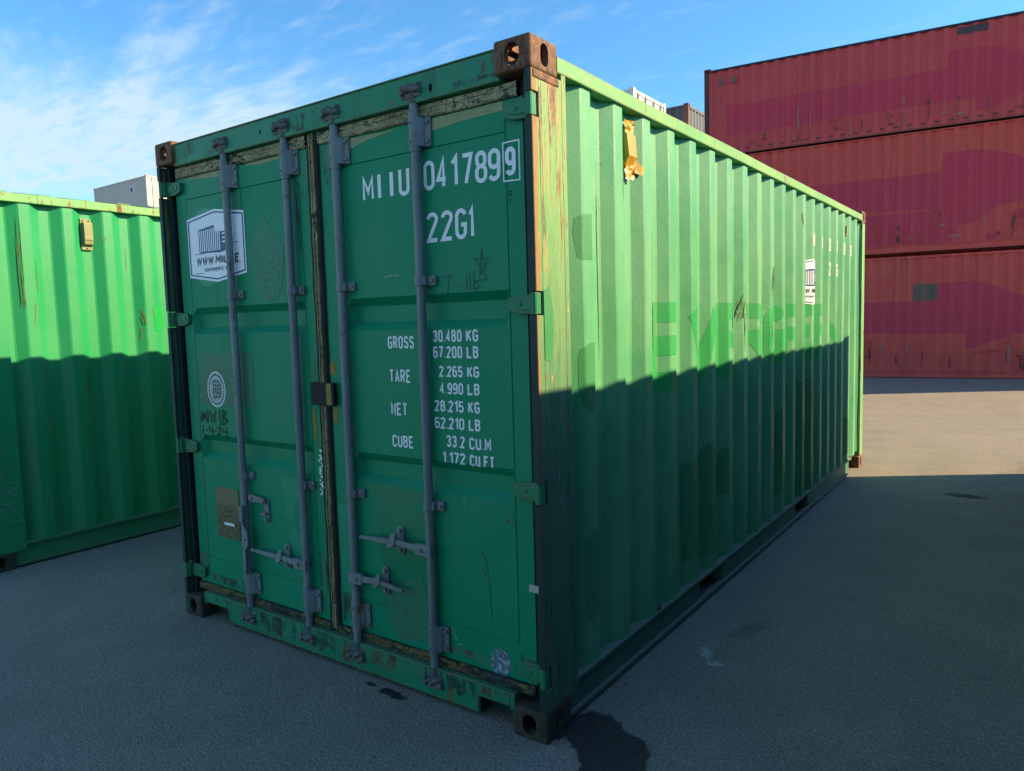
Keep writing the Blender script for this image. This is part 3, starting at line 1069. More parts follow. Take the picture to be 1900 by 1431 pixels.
def cmat(rx, fy, tz):
    if not tz and not fy:
        return M['cast_green']
    return M['cast_rust']


add_castings(main, L0, H0, cmat)
# post saddle under the near top fitting
m = MB(); m.box(-.030, .0015, .012, .185, H0 - .150, H0 - .119); m.obj('casting_weld', M['cast_rust'], main, bevel=.006)

# header and sill
m = MB()
m.box(-CW + .150, -.150, .018, .10, 2.458, 2.566)
m.box(-CW + .150, -.150, .014, .10, 2.566, 2.573)
hdr = m.obj('door_header', M['frame'], main, bevel=.003)
m = MB()
m.box(-2.255, -.185, .020, .10, .092, .148)
m.box(-2.047, -.345, .020, .10, .022, .092)
m.box(-2.276, -2.255, .020, .10, .080, .148)
m.box(-.185, -.162, .020, .10, .080, .148)
sill = m.obj('door_sill', M['frame'], main, bevel=.003)
for a, b, c, d in ((-2.06, -2.047, -2.255, -2.06), (-.345, -.332, -.332, -.18)):
    m = MB()
    m.box(a, b, .020, .10, .024, .092)
    m.box(c, d, .09, .10, .02, .092)
    m.obj('sill_notch', M['darkpost'], sill)

# ---- doors
YD = .060                                   # outer face of the door leaves
CYM, CZM, CXM = -2.1991, 1.5931, 1.4571


def D(x, z, y=.02):
    """slide a reading taken in the plane y onto the door face along its sight line"""
    f = (YD - CYM) / (y - CYM)
    return CXM + (x - CXM) * f, CZM + (z - CZM) * f


RECZ = [(1.712, 0), (1.676, .032), (1.606, .032), (1.571, 0), (1.028, 0), (.992, .032), (.928, .032), (.892, 0)]
GROOVE = .0045


def door_depth(x, z, a, b):
    d = 0.0
    for k in (0, 4):
        zs = [RECZ[k + i][0] for i in range(4)]
        if zs[3] < z < zs[0]:
            if z > zs[1]: r = (zs[0] - z) / (zs[0] - zs[1])
            elif z < zs[2]: r = (z - zs[3]) / (zs[2] - zs[3])
            else: r = 1
            e = min(1.0, max(0.0, (x - a) / .03), max(0.0, (b - x) / .03))
            d = max(d, .032 * min(r, 1) * e)
    return d


def make_door(x0, x1, ra, rb):
    """x0..x1 leaf, ra..rb width of the pressed panel"""
    xs = [x0, ra - .007, ra - .004, ra - .001, ra, ra + .03, rb - .03, rb, rb + .001, rb + .004, rb + .007, x1]
    n = 8
    xs = sorted(set(xs + [ra + .03 + (rb - ra - .06) * i / n for i in range(1, n)]))
    zs = [.188, .336, .339, .342, 2.284, 2.287, 2.290, 2.402]
    for z, _ in RECZ:
        zs.append(z)
    for lo, hi, kk in ((.342, .892, 4), (1.028, 1.571, 4), (1.712, 2.284, 4), (.928, .992, 2), (1.606, 1.676, 2)):
        zs += [lo + (hi - lo) * i / kk for i in range(1, kk)]
    zs = sorted(set(zs))
    rows = []
    for z in zs:
        r = []
        for x in xs:
            d = door_depth(x, z, ra, rb)
            if ra + .0 <= x <= rb and (abs(z - .339) < 1e-6 or abs(z - 2.287) < 1e-6):
                d += GROOVE
            if .339 <= z <= 2.40 and (abs(x - (ra - .004)) < 1e-6 or abs(x - (rb + .004)) < 1e-6):
                d += GROOVE
            ins = (ra + .02 < x < rb - .02)
            if ins and .345 < z < 2.28:
                d += .0022 * noise.noise(Vector((x * 2.1, z * 2.3, 5))) + .0015 * noise.noise(Vector((x * 5, z * 5, 1)))
            r.append((x, YD + d, z))
        rows.append(r)
    m = MB()
    m.grid(rows)
    # edges and back
    z0, z1 = zs[0], zs[-1]
    m.box(x0, x1, YD + .040, YD + .050, z0, z1)
    m.box(x0, x0 + .004, YD + .001, YD + .040, z0, z1)
    m.box(x1 - .004, x1, YD + .001, YD + .040, z0, z1)
    m.box(x0, x1, YD + .001, YD + .040, z0, z0 + .004)
    m.box(x0, x1, YD + .001, YD + .040, z1 - .004, z1)
    return m


CX = -CW / 2
LX = (-2.357, -1.252, -2.262, -1.335)
RX = (-1.190, -.080, -1.045, -.163)
doorL = make_door(*LX).obj('door', M['door'], main, fix=False, label='left door leaf with the hexagonal sticker and square old label mark')
doorR = make_door(*RX).obj('door', M['door'], main, fix=False, label='right door leaf with the white code and weight lettering')


def dplace(rng, off=.0016):
    def f(u, v, l=0):
        d = door_depth(u, v, rng[2], rng[3])
        if rng[2] + .02 < u < rng[3] - .02 and .345 < v < 2.28:
            d += .0022 * noise.noise(Vector((u * 2.1, v * 2.3, 5))) + .0015 * noise.noise(Vector((u * 5, v * 5, 1)))
        return Vector((u, YD + d - off - l, v))
    return f


ZCUT = [z for z, _ in RECZ]


def ddec(name, polys, mat, left, off=.0016, parent=None, label=None):
    rng = LX if left else RX
    cuts = [rng[2] + .03, rng[3] - .03, rng[2], rng[3]]
    return decal(name, polys, dplace(rng, off), mat, parent or (doorL if left else doorR), cuts, ZCUT, None, label)


# gaskets: top, bottom and the meeting stiles
def gasket(name, mat, x0, x1, z0, z1, yo, n, vert, parent, amp=.003):
    m = MB()
    prof_ = [(-1, .0), (-.8, -.007), (-.25, -.010), (-.1, -.005), (.1, -.005), (.25, -.010), (.8, -.008), (1, 0)]
    rows = []
    for i in range(n + 1):
        t = i / n
        r = []
        for a, dy in prof_:
            if vert:
                z = z0 + (z1 - z0) * t
                x = (x0 + x1) / 2 + a * (x1 - x0) / 2
            else:
                x = x0 + (x1 - x0) * t
                z = (z0 + z1) / 2 + a * (z1 - z0) / 2
            w_ = noise.noise(Vector((x * 9, z * 9, 3))) * amp
            r.append((x + (w_ if vert else 0), yo + dy + w_ * .5, z + (0 if vert else w_)))
        rows.append(r)
    m.grid(rows)
    return m.obj(name, mat, parent, fix=False, smooth=True)


for dr, (a, b) in ((doorL, (-2.325, -1.262)), (doorR, (-1.178, -.095))):
    gasket('door_gasket', M['gask_top'], a, b, 2.402, 2.457, .052, 60, False, dr)
    gasket('door_gasket', M['gask_low'], a - .02, b + .015, .148, .190, .050, 60, False, dr)
gasket('center_gasket', M['gask_mid'], -1.243, -1.205, .165, 2.455, .050, 120, True, doorR, .005)
gasket('rubber_lip', M['rubber'], -1.266, -1.184, .165, 2.455, .056, 60, True, doorR, .004)
m = MB(); m.box(-1.252, -1.19, .0595, .075, .15, 2.455); m.obj('gasket_backing', M['rubber'], doorR)
for x in (-2.357, -.080):
    m = MB()
    m.box(x - .012, x + .012, .066, .085, .15, 2.455)
    m.obj('edge_gasket', M['rubber'], doorL if x < -1 else doorR)

# hinges
for left in (True, False):
    dr = doorL if left else doorR
    for hz in HZ:
        e = -1 if left else 1
        xo = -2.438 if left else 0
        k = 1 if left else -1
        m = MB()
        # blade: tapered plate lying on the leaf
        p = [(xo + k * .022, hz - .038), (xo + k * .105, hz - .036), (xo + k * .152, hz - .022), (xo + k * .155, hz + .024), (xo + k * .105, hz + .032), (xo + k * .022, hz + .038)]
        m.prism(p, 1, .038, .058)
        p2 = [(xo + k * .045, hz - .022), (xo + k * .105, hz - .020), (xo + k * .132, hz - .010), (xo + k * .132, hz + .014), (xo + k * .045, hz + .022)]
        m.prism(p2, 1, .034, .038)
        m.box(xo + k * .007, xo + k * .040, .016, .040, hz - .038, hz + .038)
        m.cyl((xo + k * .018, .014, hz - .040), (xo + k * .018, .014, hz + .040), .0125, 12)
        m.cyl((xo + k * .095, .030, hz), (xo + k * .095, .036, hz), .008, 8)
        m.obj('hinge', M['frame'], dr, bevel=.002)

# ---- lock rods, brackets, cams, handles
RODS = ((-1.859, True), (-1.389, True), (-1.049, False), (-.579, False))
RY = .030
for i, (x, left) in enumerate(RODS):
    dr = doorL if left else doorR
    m = MB()
    m.cyl((x, RY, .095), (x, RY, 2.515), .0185, 16)
    for z in (.208, .336, 2.283, 2.415):
        m.cyl((x, RY, z - .008), (x, RY, z + .008), .0225, 16)
    rod = m.obj('lock_rod', M['galv'], dr, smooth=True)
    # tall bearing brackets
    for za, zb in ((.214, .330), (2.289, 2.408)):
        m = MB()
        m.cyl((x, RY, za), (x, RY, zb), .0240, 16)
        m.box(x - .030, x + .066, .047, .0585, za + .003, zb - .003)
        m.prism([(x - .006, .010), (x + .018, .014), (x + .036, .034), (x + .044, .048), (x - .006, .048)], 2, za + .004, zb - .004)
        for bz in (za + .022, zb - .022):
            for bx in (x + .055,):
                m.cyl((bx - .001, .048, bz), (bx - .001, .038, bz), .0085, 8)
            m.cyl((x - .006, .006, bz), (x - .006, .0015, bz), .006, 8)
        m.obj('rod_bracket', M['galv'], dr, bevel=.002)
    for z in (1.765, .842):
        m = MB()
        m.cyl((x, RY, z - .019), (x, RY, z + .019), .0235, 16)
        m.box(x + .008, x + .066, .044, .0585, z - .019, z + .019)
        m.box(x + .008, x + .030, .022, .046, z - .019, z + .019)
        m.box(x - .028, x - .018, .034, .058, z - .019, z + .019)
        m.cyl((x + .050, .045, z), (x + .050, .036, z), .0090, 8)
        m.obj('rod_bracket', M['galv'], dr, bevel=.002)
    # cams and keepers, top and bottom
    for zc_, s in ((2.515, 1), (.095, -1)):
        m = MB()
        m.cyl((x, RY, zc_ - s * .055), (x, RY, zc_ - s * .008), .0235, 12, .021)
        m.cyl((x, RY - .004, zc_ - s * .012), (x, RY - .004, zc_ + s * .012), .027, 10, .022)
        m.cyl((x - .026, .004, zc_ - s * .006), (x + .010, .016, zc_ + s * .006), .012, 8, .014)
        m.cyl((x + .004, .002, zc_ - .002), (x + .030, .010, zc_ - s * .010), .010, 8, .012)
        m.cyl((x - .008, .000, zc_ + s * .010), (x - .008, .020, zc_ + s * .016), .009, 8)
        m.obj('cam', M['galvdirty'], rod, bevel=.002)
        m = MB()
        m.box(x - .052, x + .052, .012, .021, zc_ - .035, zc_ + .020)
        m.cyl((x - .043, .014, zc_ - .016), (x - .041, .000, zc_ - .010), .013, 8, .010)
        m.cyl((x - .042, .014, zc_ + .010), (x - .040, .003, zc_ + .006), .011, 8, .008)
        m.cyl((x + .043, .014, zc_ - .014), (x + .043, -.001, zc_ - .006), .013, 8, .010)
        m.cyl((x + .040, .014, zc_ + .012), (x + .034, .002, zc_ + .008), .010, 8, .008)
        m.obj('cam_keeper', M['galvdirty'], hdr if s > 0 else sill, bevel=.002)


def handle(x_rod, z, tip_x, ret_x, dr, tz=0.0):
    """bar handle pivoting on a rod and held by a catch"""
    d = 1 if tip_x > x_rod else -1
    m = MB()
    hx = x_rod + d * .045
    m.box(x_rod - d * .02, hx + d * .022, .004, .026, z - .026, z + .022)        # hub block
    m.cyl((hx - d * .012, .004, z - .002), (hx - d * .012, -.004, z - .002), .0085, 8)
    a = hx + d * .02
    b = ret_x - d * .02
    for (u0, u1, za, zb, h0, h1) in ((a, b, z + .001, z + .008, .014, .012), (b, ret_x + d * .05, z + .008, z + .006 + tz * .3, .012, .010),
                                     (ret_x + d * .05, tip_x, z + .006 + tz * .3, z + .004 + tz, .011, .007)):
        lo, hi = (u0, u1)
        pl = [(lo, za - h0), (hi, zb - h1), (hi, zb + h1), (lo, za + h0)]
        m.prism(pl, 1, .006, .018)
    o = m.obj('door_handle', M['galv'], dr, bevel=.0025)
    m = MB()
    # catch: upright plate with two bolts and a hinged flap
    m.prism([(p[0] + ret_x, p[1] + z + .006) for p in stad(-.019, -.064, .019, .064, 5)], 1, .048, .0585)
    for q in (.045, -.045):
        m.cyl((ret_x, .047, z + .006 + q), (ret_x, .036, z + .006 + q), .0105, 8)
    m.box(ret_x - .018, ret_x + .018, .018, .048, z - .016, z - .006)
    m.prism([(ret_x + .014, z + .046), (ret_x - .012, z + .044), (ret_x - .030, z + .006), (ret_x - .042, z - .012), (ret_x - .022, z - .024), (ret_x + .004, z - .002)], 1, .001, .014)
    m.obj('handle_catch', M['galv'], dr, bevel=.002)


handle(-1.389, .455, -1.800, -1.556, doorL, .006)
handle(-.579, .655, -.985, -.770, doorR, -.004)
handle(-1.049, .458, -.735, -.872, doorR, -.010)
# fourth handle hangs straight down beside its rod
m = MB()
xx = -1.852
m.prism([(xx + p[0], .648 + p[1]) for p in stad(-.017, -.042, .017, .042, 5)], 1, -.006, .008)
pl = [(xx - .006, .610), (xx + .008, .610), (xx + .014, .585), (xx + .040, .555), (xx + .044, .490), (xx + .018, .455), (xx + .014, .33), (xx - .002, .33), (xx - .006, .455), (xx - .008, .52)]
m.prism(pl, 1, -.002, .008)
m.cyl((xx + .018, -.002, .515), (xx + .018, -.008, .515), .007, 8)
m.obj('door_handle', M['galv'], doorL, bevel=.002, label='handle hanging straight down along its rod')
# empty catch
m = MB()
hx, hz0 = D(-1.650, .677)
m.prism([(hx + p[0], .672 + p[1]) for p in stad(-.019, -.062, .019, .062, 5)], 1, .048, .0585)
for q in (.045, -.045):
    m.cyl((hx, .047, .672 + q), (hx, .036, .672 + q), .0105, 8)
m.prism([(hx + .010, .735), (hx - .020, .738), (hx - .105, .748), (hx - .125, .738), (hx - .122, .712), (hx - .095, .708), (hx - .03, .712), (hx - .006, .706)], 1, .030, .046)
m.cyl((hx - .10, .032, .728), (hx - .10, .024, .728), .010, 8)
m.box(hx - .028, hx + .012, .030, .047, .650, .664)
m.obj('handle_catch', M['galv'], doorL, bevel=.002, label='empty catch of the hanging handle')

# overlap plate on the meeting stiles, smeared with ochre paint
m = MB(); m.box(-1.292, -1.135, .030, .048, 1.232, 1.338); lp = m.obj('overlap_plate', M['rubber'], doorR, bevel=.003)
m = MB(); m.box(-1.183, -1.150, .0285, .0305, 1.236, 1.334); m.obj('paint_mark', M['ochre'], lp)
ddec('paint_mark', [[(-1.186, 1.372), (-1.146, 1.374), (-1.146, 1.432), (-1.172, 1.436), (-1.186, 1.42)]], M['ochre'], False)
ddec('paint_mark', [[(-1.176, 1.155), (-1.146, 1.150), (-1.146, 1.215), (-1.170, 1.216), (-1.180, 1.19)]], M['ochre'], False)
ddec('paint_mark', [[(-1.315, 1.05), (-1.300, 1.03), (-1.296, 1.12), (-1.300, 1.20), (-1.318, 1.216), (-1.326, 1.13)]], M['ochre'], True)
ddec('paint_mark', [[(-1.305, 1.25), (-1.298, 1.25), (-1.297, 1.43), (-1.306, 1.43)]], M['ochre'], True)
# torn white seal residue down the left stile
pl = []
for i in range(26):
    zz = .80 + i * .0085
    if random.random() < .8:
        x_ = -1.282 + random.uniform(-.012, .012)
        w_ = random.uniform(.004, .012)
        pl.append([(x_ - w_, zz), (x_ + w_ * .6, zz - .004), (x_ + w_, zz + .004), (x_ - w_ * .3, zz + .006)])
ddec('seal_residue', pl, M['letter'], True)

# ---- lettering on the right door


def tl(s, u0, u1, v0, v1, th, y=.02, **kw):
    a, c = D(u0, v0, y)
    b, d = D(u1, v1, y)
    return text2d(s, a, b, c, d, th, **kw)


for ch, a, b, z0, z1, th in (('M', -.876, -.811, 2.112, 2.211, .014), ('I', -.787, -.767, 2.108, 2.222, .020), ('I', -.717, -.696, 2.107, 2.222, .020), ('U', -.667, -.607, 2.109, 2.223, .017),
                             ('0', -.530, -.473, 2.114, 2.227, .0165), ('4', -.465, -.409, 2.112, 2.229, .0165), ('1', -.392, -.357, 2.111, 2.229, .0165), ('7', -.340, -.284, 2.110, 2.229, .0165),
                             ('8', -.274, -.217, 2.109, 2.227, .0165), ('9', -.213, -.156, 2.108, 2.226, .0165)):
    ddec('letter', tl(ch, a, b, z0, z1, th), M['letter'], False)
cd = tl('9', -.134, -.087, 2.118, 2.220, .017)
bx = [D(-.142, 2.101), D(-.071, 2.099), D(-.071, 2.238), D(-.142, 2.237)]
ddec('letter', cd, M['vinyl'], False)
ddec('letter_frame', frame2d(bx, .0055), M['letter'], False)
for ch, a, b in (('2', -.524, -.463), ('2', -.449, -.388), ('G', -.378, -.320), ('1', -.312, -.286)):
    ddec('letter', tl(ch, a, b, 1.911, 2.028, .0165), M['letter'], False)
for s, a, b, z0, z1 in (('GROSS', -.766, -.618, 1.493, 1.546), ('TARE', -.764, -.642, 1.352, 1.407), ('NET', -.762, -.668, 1.213, 1.267), ('CUBE', -.762, -.640, 1.078, 1.130)):
    ddec('lettering', tl(s, a, b, z0, z1, .0085), M['letter'], False)
for s, u, a, z0, z1, u1 in (('30.480', 'KG', -.515, 1.519, 1.567, -.284), ('67.200', 'LB', -.516, 1.455, 1.503, -.285),
                            ('2.265', 'KG', -.488, 1.380, 1.425, -.284), ('4.990', 'LB', -.487, 1.312, 1.358, -.284),
                            ('28.215', 'KG', -.518, 1.241, 1.287, -.286), ('62.210', 'LB', -.519, 1.172, 1.219, -.286)):
    ddec('lettering', tl(s, a, -.366, z0, z1, .0080, gap=.17), M['letter'], False)
    ddec('lettering', tl(u, -.344, u1, z0, z1, .0085), M['letter'], False)
ddec('lettering', tl('33.2', -.460, -.366, 1.100, 1.148, .0080), M['letter'], False)
ddec('lettering', tl('CU.M', -.344, -.236, 1.098, 1.146, .0085), M['letter'], False)
ddec('lettering', tl('1.172', -.484, -.366, 1.033, 1.080, .0080), M['letter'], False)
ddec('lettering', tl('CU.FT', -.344, -.222, 1.031, 1.079, .0085), M['letter'], False)


# ---- hexagonal company sticker (used on the door and on the side)
def logo(place_fn, u0, u1, v0, v1, parent, ucuts, vcuts, base):
    w_, h_ = u1 - u0, v1 - v0

    def T(polys):
        return [[(u0 + p[0] * w_, v0 + p[1] * h_, p[2] if len(p) > 2 else 0) for p in poly] for poly in polys]

    def put(name, polys, mat, off):
        return decal(name, T(polys), place_fn(base + off), mat, parent, ucuts, vcuts)
    hexo = [(0, .09), (.5, 0), (1, .09), (1, .91), (.5, 1), (0, .91)]
    s = put('company_sticker', [hexo], M['vinyl'], 0)
    parent = s
    hexi = [(.025, .125), (.5, .04), (.975, .125), (.975, .875), (.5, .96), (.025, .875)]
    put('sticker_border', frame2d(hexi, .019), M['navy'], .0008)
    # little container drawing
    body = [[(.20, .42), (.58, .40), (.58, .80), (.20, .745)], [(.58, .40), (.80, .45), (.80, .74), (.58, .80)]]
    g_ = put('sticker_drawing', body, M['navy'], .0008)
    bars = [[(.22 + i * .034, .435), (.237 + i * .034, .435), (.237 + i * .034, .725 + i * .003), (.22 + i * .034, .725 + i * .003)] for i in range(11)]
    bars += [rect(.615, .77, q, q + .022) for q in (.53, .585, .64)]
    put('sticker_bars', bars, M['vinyl'], .0014)
    put('sticker_rules', [rect(.12, .30, .405, .413), rect(.66, .90, .505, .513), rect(.10, .25, .135, .143), rect(.76, .92, .235, .243)], M['charcoal'], .0008)
    # text in sticker units is wider than tall, so letter in real units then normalise

    def tx(st, a, b, c, d, th, sl=0):
        out = text2d(st, a * w_, b * w_, c * h_, d * h_, th, slant=sl)
        return [[(p[0] / w_, p[1] / h_, p[2]) for p in poly] for poly in out]
    put('sticker_text', tx('WWW.MIIU.EE', .13, .88, .25, .365, .0095, .18), M['charcoal'], .0008)
    put('sticker_text', tx('KONTEINERITE MÜÜK', .28, .77, .155, .205, .0032, .0), M['charcoal'], .0008)


lx0, lz0 = D(-2.233, 1.838, .04)
lx1, lz1 = D(-1.734, 2.207, .04)
logo(lambda o: dplace(LX, o), lx0, lx1, lz0, lz1, doorL, [LX[2] + .03], [], .0028)
# rounded fresh paint behind the sticker, old diamond mark
ox, oz = D(-2.07, 2.02, .04)
ov = [(ox + .165 * math.cos(2 * PI * i / 28), oz + .205 * math.sin(2 * PI * i / 28)) for i in range(28)]
ov = [(max(x, -2.26), z) for x, z in ov if z > 1.72]
ddec('paint_patch', [ov], M['doorlight'], True, .0012)
ddec('label_residue', [[D(-1.593, 2.14, .04), D(-1.69, 1.99, .04), D(-1.66, 1.80, .04), D(-1.60, 1.73, .04), D(-1.52, 1.73, .04), D(-1.465, 1.80, .04), D(-1.445, 1.97, .04)]], M['residue2'], True, .0012)
a, b = D(-2.215, 1.469, .04), D(-1.738, 1.196, .04)
ddec('label_residue', [rect(a[0], b[0], b[1], a[1])], M['residue'], True, .0012)
sx, sz = D(-2.060, 1.280, .04)


def ell(rx, rz, n=30):
    return [(sx + rx * math.cos(2 * PI * i / n), sz + rz * math.sin(2 * PI * i / n)) for i in range(n)]


st = ddec('seal_sticker', [ell(.082, .095)], M['sealprint'], True, .0022)
ring = frame2d(ell(.079, .092), .006) + frame2d(ell(.056, .066), .004)
ticks = []
for i in range(22):
    q = 2 * PI * (i + .5) / 22
    c_, s_ = math.cos(q), math.sin(q)
    ticks.append([(sx + c_ * .061 - s_ * .004, sz + s_ * .071 + c_ * .004), (sx + c_ * .061 + s_ * .003, sz + s_ * .071 - c_ * .003),
                  (sx + c_ * .073 + s_ * .004, sz + s_ * .085 - c_ * .004), (sx + c_ * .073 - s_ * .003, sz + s_ * .085 + c_ * .003)])
ddec('seal_print', ring, M['vinyl'], True, .003, st)
M['sealdark'] = flat('seal green print', (0.05, 0.12, 0.09), 0.6, wear=.4, wearcol=(.3, .4, .36))
ddec('seal_print', ticks + [[(sx - .03 + .02 * i, sz - .045 + .02 * j + random.uniform(-.004, .004)), (sx - .02 + .02 * i, sz - .045 + .02 * j),
                              (sx - .018 + .02 * i, sz - .033 + .02 * j + random.uniform(-.004, .004)), (sx - .031 + .02 * i, sz - .032 + .02 * j)] for i in range(4) for j in range(5)],
     M['sealdark'], True, .003, st)


def hand(strokes, u0, u1, v0, v1, th):
    out = []
    for i, s in enumerate(strokes):
        out += [[(x, y, i * .0003) for x, y in q] for q in ribbon([(u0 + x * (u1 - u0), v0 + y * (v1 - v0)) for x, y in s], False, th)]
    return out


a, b = D(-2.221, 1.172, .04), D(-1.977, 1.092, .04)
mark = [[(0, .15), (.02, .8), (.06, .25)], [(.06, .15), (.09, .75), (.13, .35), (.17, .8), (.21, .1)], [(.27, .05), (.27, .95)],
        [(.36, .9), (.40, .1), (.46, .7), (.52, .1), (.57, .95)], [(.72, -.1), (.71, 1.0)], [(.82, 0), (.82, 1), (.95, .85), (.84, .55), (.99, .3), (.82, .02)]]
ddec('marker_writing', hand(mark, a[0], b[0], b[1], a[1], .007), M['ink'], True, .0024)
a, b = D(-2.212, 1.082, .04), D(-1.985, 1.036, .04)
mark = [[(.0, 0), (.02, 1)], [(.12, .45), (.22, .48)], [(.27, 1), (.30, .4), (.42, .45)], [(.40, .9), (.39, 0)], [(.48, .45), (.56, .48)],
        [(.62, .8), (.69, .95), (.72, .6), (.62, 0), (.76, .08)], [(.82, .9), (.83, .4), (.96, .5)], [(.98, 1), (.94, -.4)]]
ddec('marker_writing', hand(mark, a[0], b[0], b[1], a[1], .006), M['ink'], True, .0024)
# faint scratches and scrawls on the right leaf
a, b = D(-.29, 1.87), D(-.22, 1.76)
star = [[(.5, 1), (.3, .05), (.95, .65), (.05, .65), (.75, .0), (.5, 1)]]
M['scratch'] = flat('faint grey scratch', (0.05, 0.10, 0.085), 0.6, wear=.6, wearcol=(0.01, 0.15, 0.075))
M['scratchp'] = flat('pale scratch', (0.22, 0.34, 0.28), 0.6, wear=.4, wearcol=(0.01, 0.15, 0.075))
ddec('scratch_mark', hand(star, a[0], b[0], b[1], a[1], .004), M['scratch'], False)
a, b = D(-.46, 1.79), D(-.23, 1.70)
ddec('scratch_mark', hand([[(0, .8), (.25, .85)], [(.2, .9), (.12, 0)], [(.32, .4), (.42, .4)], [(.56, .8), (.55, .2)], [(.64, .9), (.62, .2)],
                            [(.72, 1), (.70, .2), (.82, .3), (.72, .55), (1, .62)]], a[0], b[0], b[1], a[1], .0035), M['scratch'], False)
a, b = D(-.78, 1.81), D(-.68, 1.785)
ddec('scratch_mark', hand([[(0, .3), (.4, .5), (.9, .2)], [(.1, 0), (.5, .35), (1, .4)]], a[0], b[0], b[1], a[1], .0045), M['scratchp'], False)
a, b = D(-.385, .905), D(-.375, .855)
ddec('scratch_mark', hand([[(.9, 1), (.2, .6), (.4, 0)]], a[0], b[0], b[1], a[1], .003), M['scratchp'], False)
a, b = D(-.32, .70), D(-.255, .42)
ddec('scratch_mark', hand([[(.2, 1), (.6, .85), (.75, .65), (.85, .3), (.9, 0)], [(.0, .70), (.35, .72), (.6, .62)]], a[0], b[0], b[1], a[1], .0038), M['scratch'], False)
# number 9 pencilled near the edge
a, b = D(-.127, 2.065), D(-.105, 2.025)
ddec('marker_writing', hand([[(.9, .9), (.3, 1), (.2, .6), (.8, .6), (.9, .9), (.4, 0)]], a[0], b[0], b[1], a[1], .003), M['ink'], False)

# touch up patches
a = [D(-.905, .93, .04), D(-.60, .885, .04), D(-.60, .86, .04), D(-.72, .82, .04), D(-.83, .82, .04), D(-.915, .86, .04), D(-.93, .89, .04)]
ddec('paint_patch', [a], M['doorpatch'], False, .0014)
a = [D(-.895, .845, .04), D(-.565, .80, .04), D(-.54, .42, .04), D(-.56, .34, .04), D(-.875, .345, .04)]
ddec('paint_patch', [a], M['doorpatch'], False, .0010)
a = [D(-.875, .43, .04), D(-.66, .52, .04), D(-.60, .40, .04), D(-.60, .25, .04), D(-.79, .215, .04), D(-.845, .29, .04)]
ddec('scuff_patch', [a], M['scuff'], False, .0014)
a = [D(-1.56, .875, .04), D(-1.365, .85, .04), D(-1.40, .36, .04), D(-1.50, .40, .04)]
ddec('paint_patch', [a], M['doorlight'], True, .0012)
a = [D(-1.155, .78, .04), D(-1.04, .78, .04), D(-1.04, .30, .04), D(-1.14, .30, .04)]
ddec('paint_patch', [a], M['doorlight'], False, .0012)
# flaked pale strips under the top gasket
for left, pts in ((True, [(-2.235, 2.398), (-1.95, 2.398), (-1.95, 2.368), (-2.235, 2.386)]), (True, [(-1.72, 2.398), (-1.42, 2.398), (-1.44, 2.386), (-1.60, 2.380), (-1.72, 2.388)]),
                  (False, [(-1.0, 2.398), (-.70, 2.390), (-.86, 2.376), (-1.0, 2.352)]), (False, [(-.545, 2.398), (-.168, 2.398), (-.168, 2.366), (-.36, 2.362), (-.545, 2.348)])):
    ddec('flaked_paint', [pts], M['greenyellow'], left, .0012)
# data plate with a strip of tape
a, b = D(-2.123, .755, .04), D(-1.922, .482, .04)
m = MB(); m.box(a[0], b[0], YD - .005, YD - .0005, b[1], a[1]); pl_ = m.obj('data_plate', M['plate'], doorL, bevel=.001)
m = MB(); m.box(a[0] + .065, a[0] + .155, YD - .0062, YD - .0055, .545, .560); m.obj('plate_tape', M['vinyl'], pl_)
# torn silver sticker low on the right leaf
cx_, cz_ = D(-.222, .262)
sv = [(cx_ + .050 * math.cos(2 * PI * i / 22) * (1 if i % 5 else .86), cz_ + .058 * math.sin(2 * PI * i / 22)) for i in range(22)]
ddec('torn_sticker', [sv], M['silver'], False, .0022)
a, b = D(-.47, .35), D(-.41, .28)
ddec('scratch_mark', hand([[(0, 1), (.3, .5), (.5, .3)], [(.5, .0), (.9, .2)]], a[0], b[0], b[1], a[1], .005), M['scratchp'], False)
# loose tape round the post channel
m = MB(); m.box(-.066, -.024, .0005, .006, .585, .612); m.obj('tape_scrap', M['masking'], post)

# hole and rust spot in the header
m = MB()
for x, z, r in ((-.478, 2.500, .013), (-1.545, 2.512, .008)):
    m.prism([(x + r * math.cos(q) * .7, z + r * math.sin(q) * 1.2) for q in [2 * PI * i / 10 for i in range(10)]], 1, .0165, .0178)
m.obj('punched_hole', M['dark'], hdr)

# rust runs, and grime with painted-in shade around gaskets and brackets, on frame and doors

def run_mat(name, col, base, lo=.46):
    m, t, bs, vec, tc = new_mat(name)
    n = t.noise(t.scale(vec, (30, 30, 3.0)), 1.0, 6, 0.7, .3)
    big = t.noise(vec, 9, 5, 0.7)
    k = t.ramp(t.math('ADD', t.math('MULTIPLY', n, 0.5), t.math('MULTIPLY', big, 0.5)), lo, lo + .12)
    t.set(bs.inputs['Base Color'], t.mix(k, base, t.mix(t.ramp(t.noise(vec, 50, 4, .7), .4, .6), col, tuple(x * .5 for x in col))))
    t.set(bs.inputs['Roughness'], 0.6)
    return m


M['run_rust'] = run_mat('rust run on header', (0.13, 0.055, 0.022), (0.006, 0.205, 0.095))
M['run_grime_shade'] = run_mat('dark grime and painted shade on frame', (0.014, 0.055, 0.035), (0.005, 0.225, 0.105), .45)


def jag(x0, x1, z0, z1, n=10, rnd=random.Random(3)):
    top = [(x0 + (x1 - x0) * i / n, z1 - rnd.uniform(0, .006)) for i in range(n + 1)]
    bot = [(x0 + (x1 - x0) * i / n, z0 + rnd.uniform(0, (z1 - z0) * .55)) for i in range(n, -1, -1)]
    return bot[::-1] + top[::-1]


def onplane(y):
    return lambda u, v, l=0: Vector((u, y - l, v))


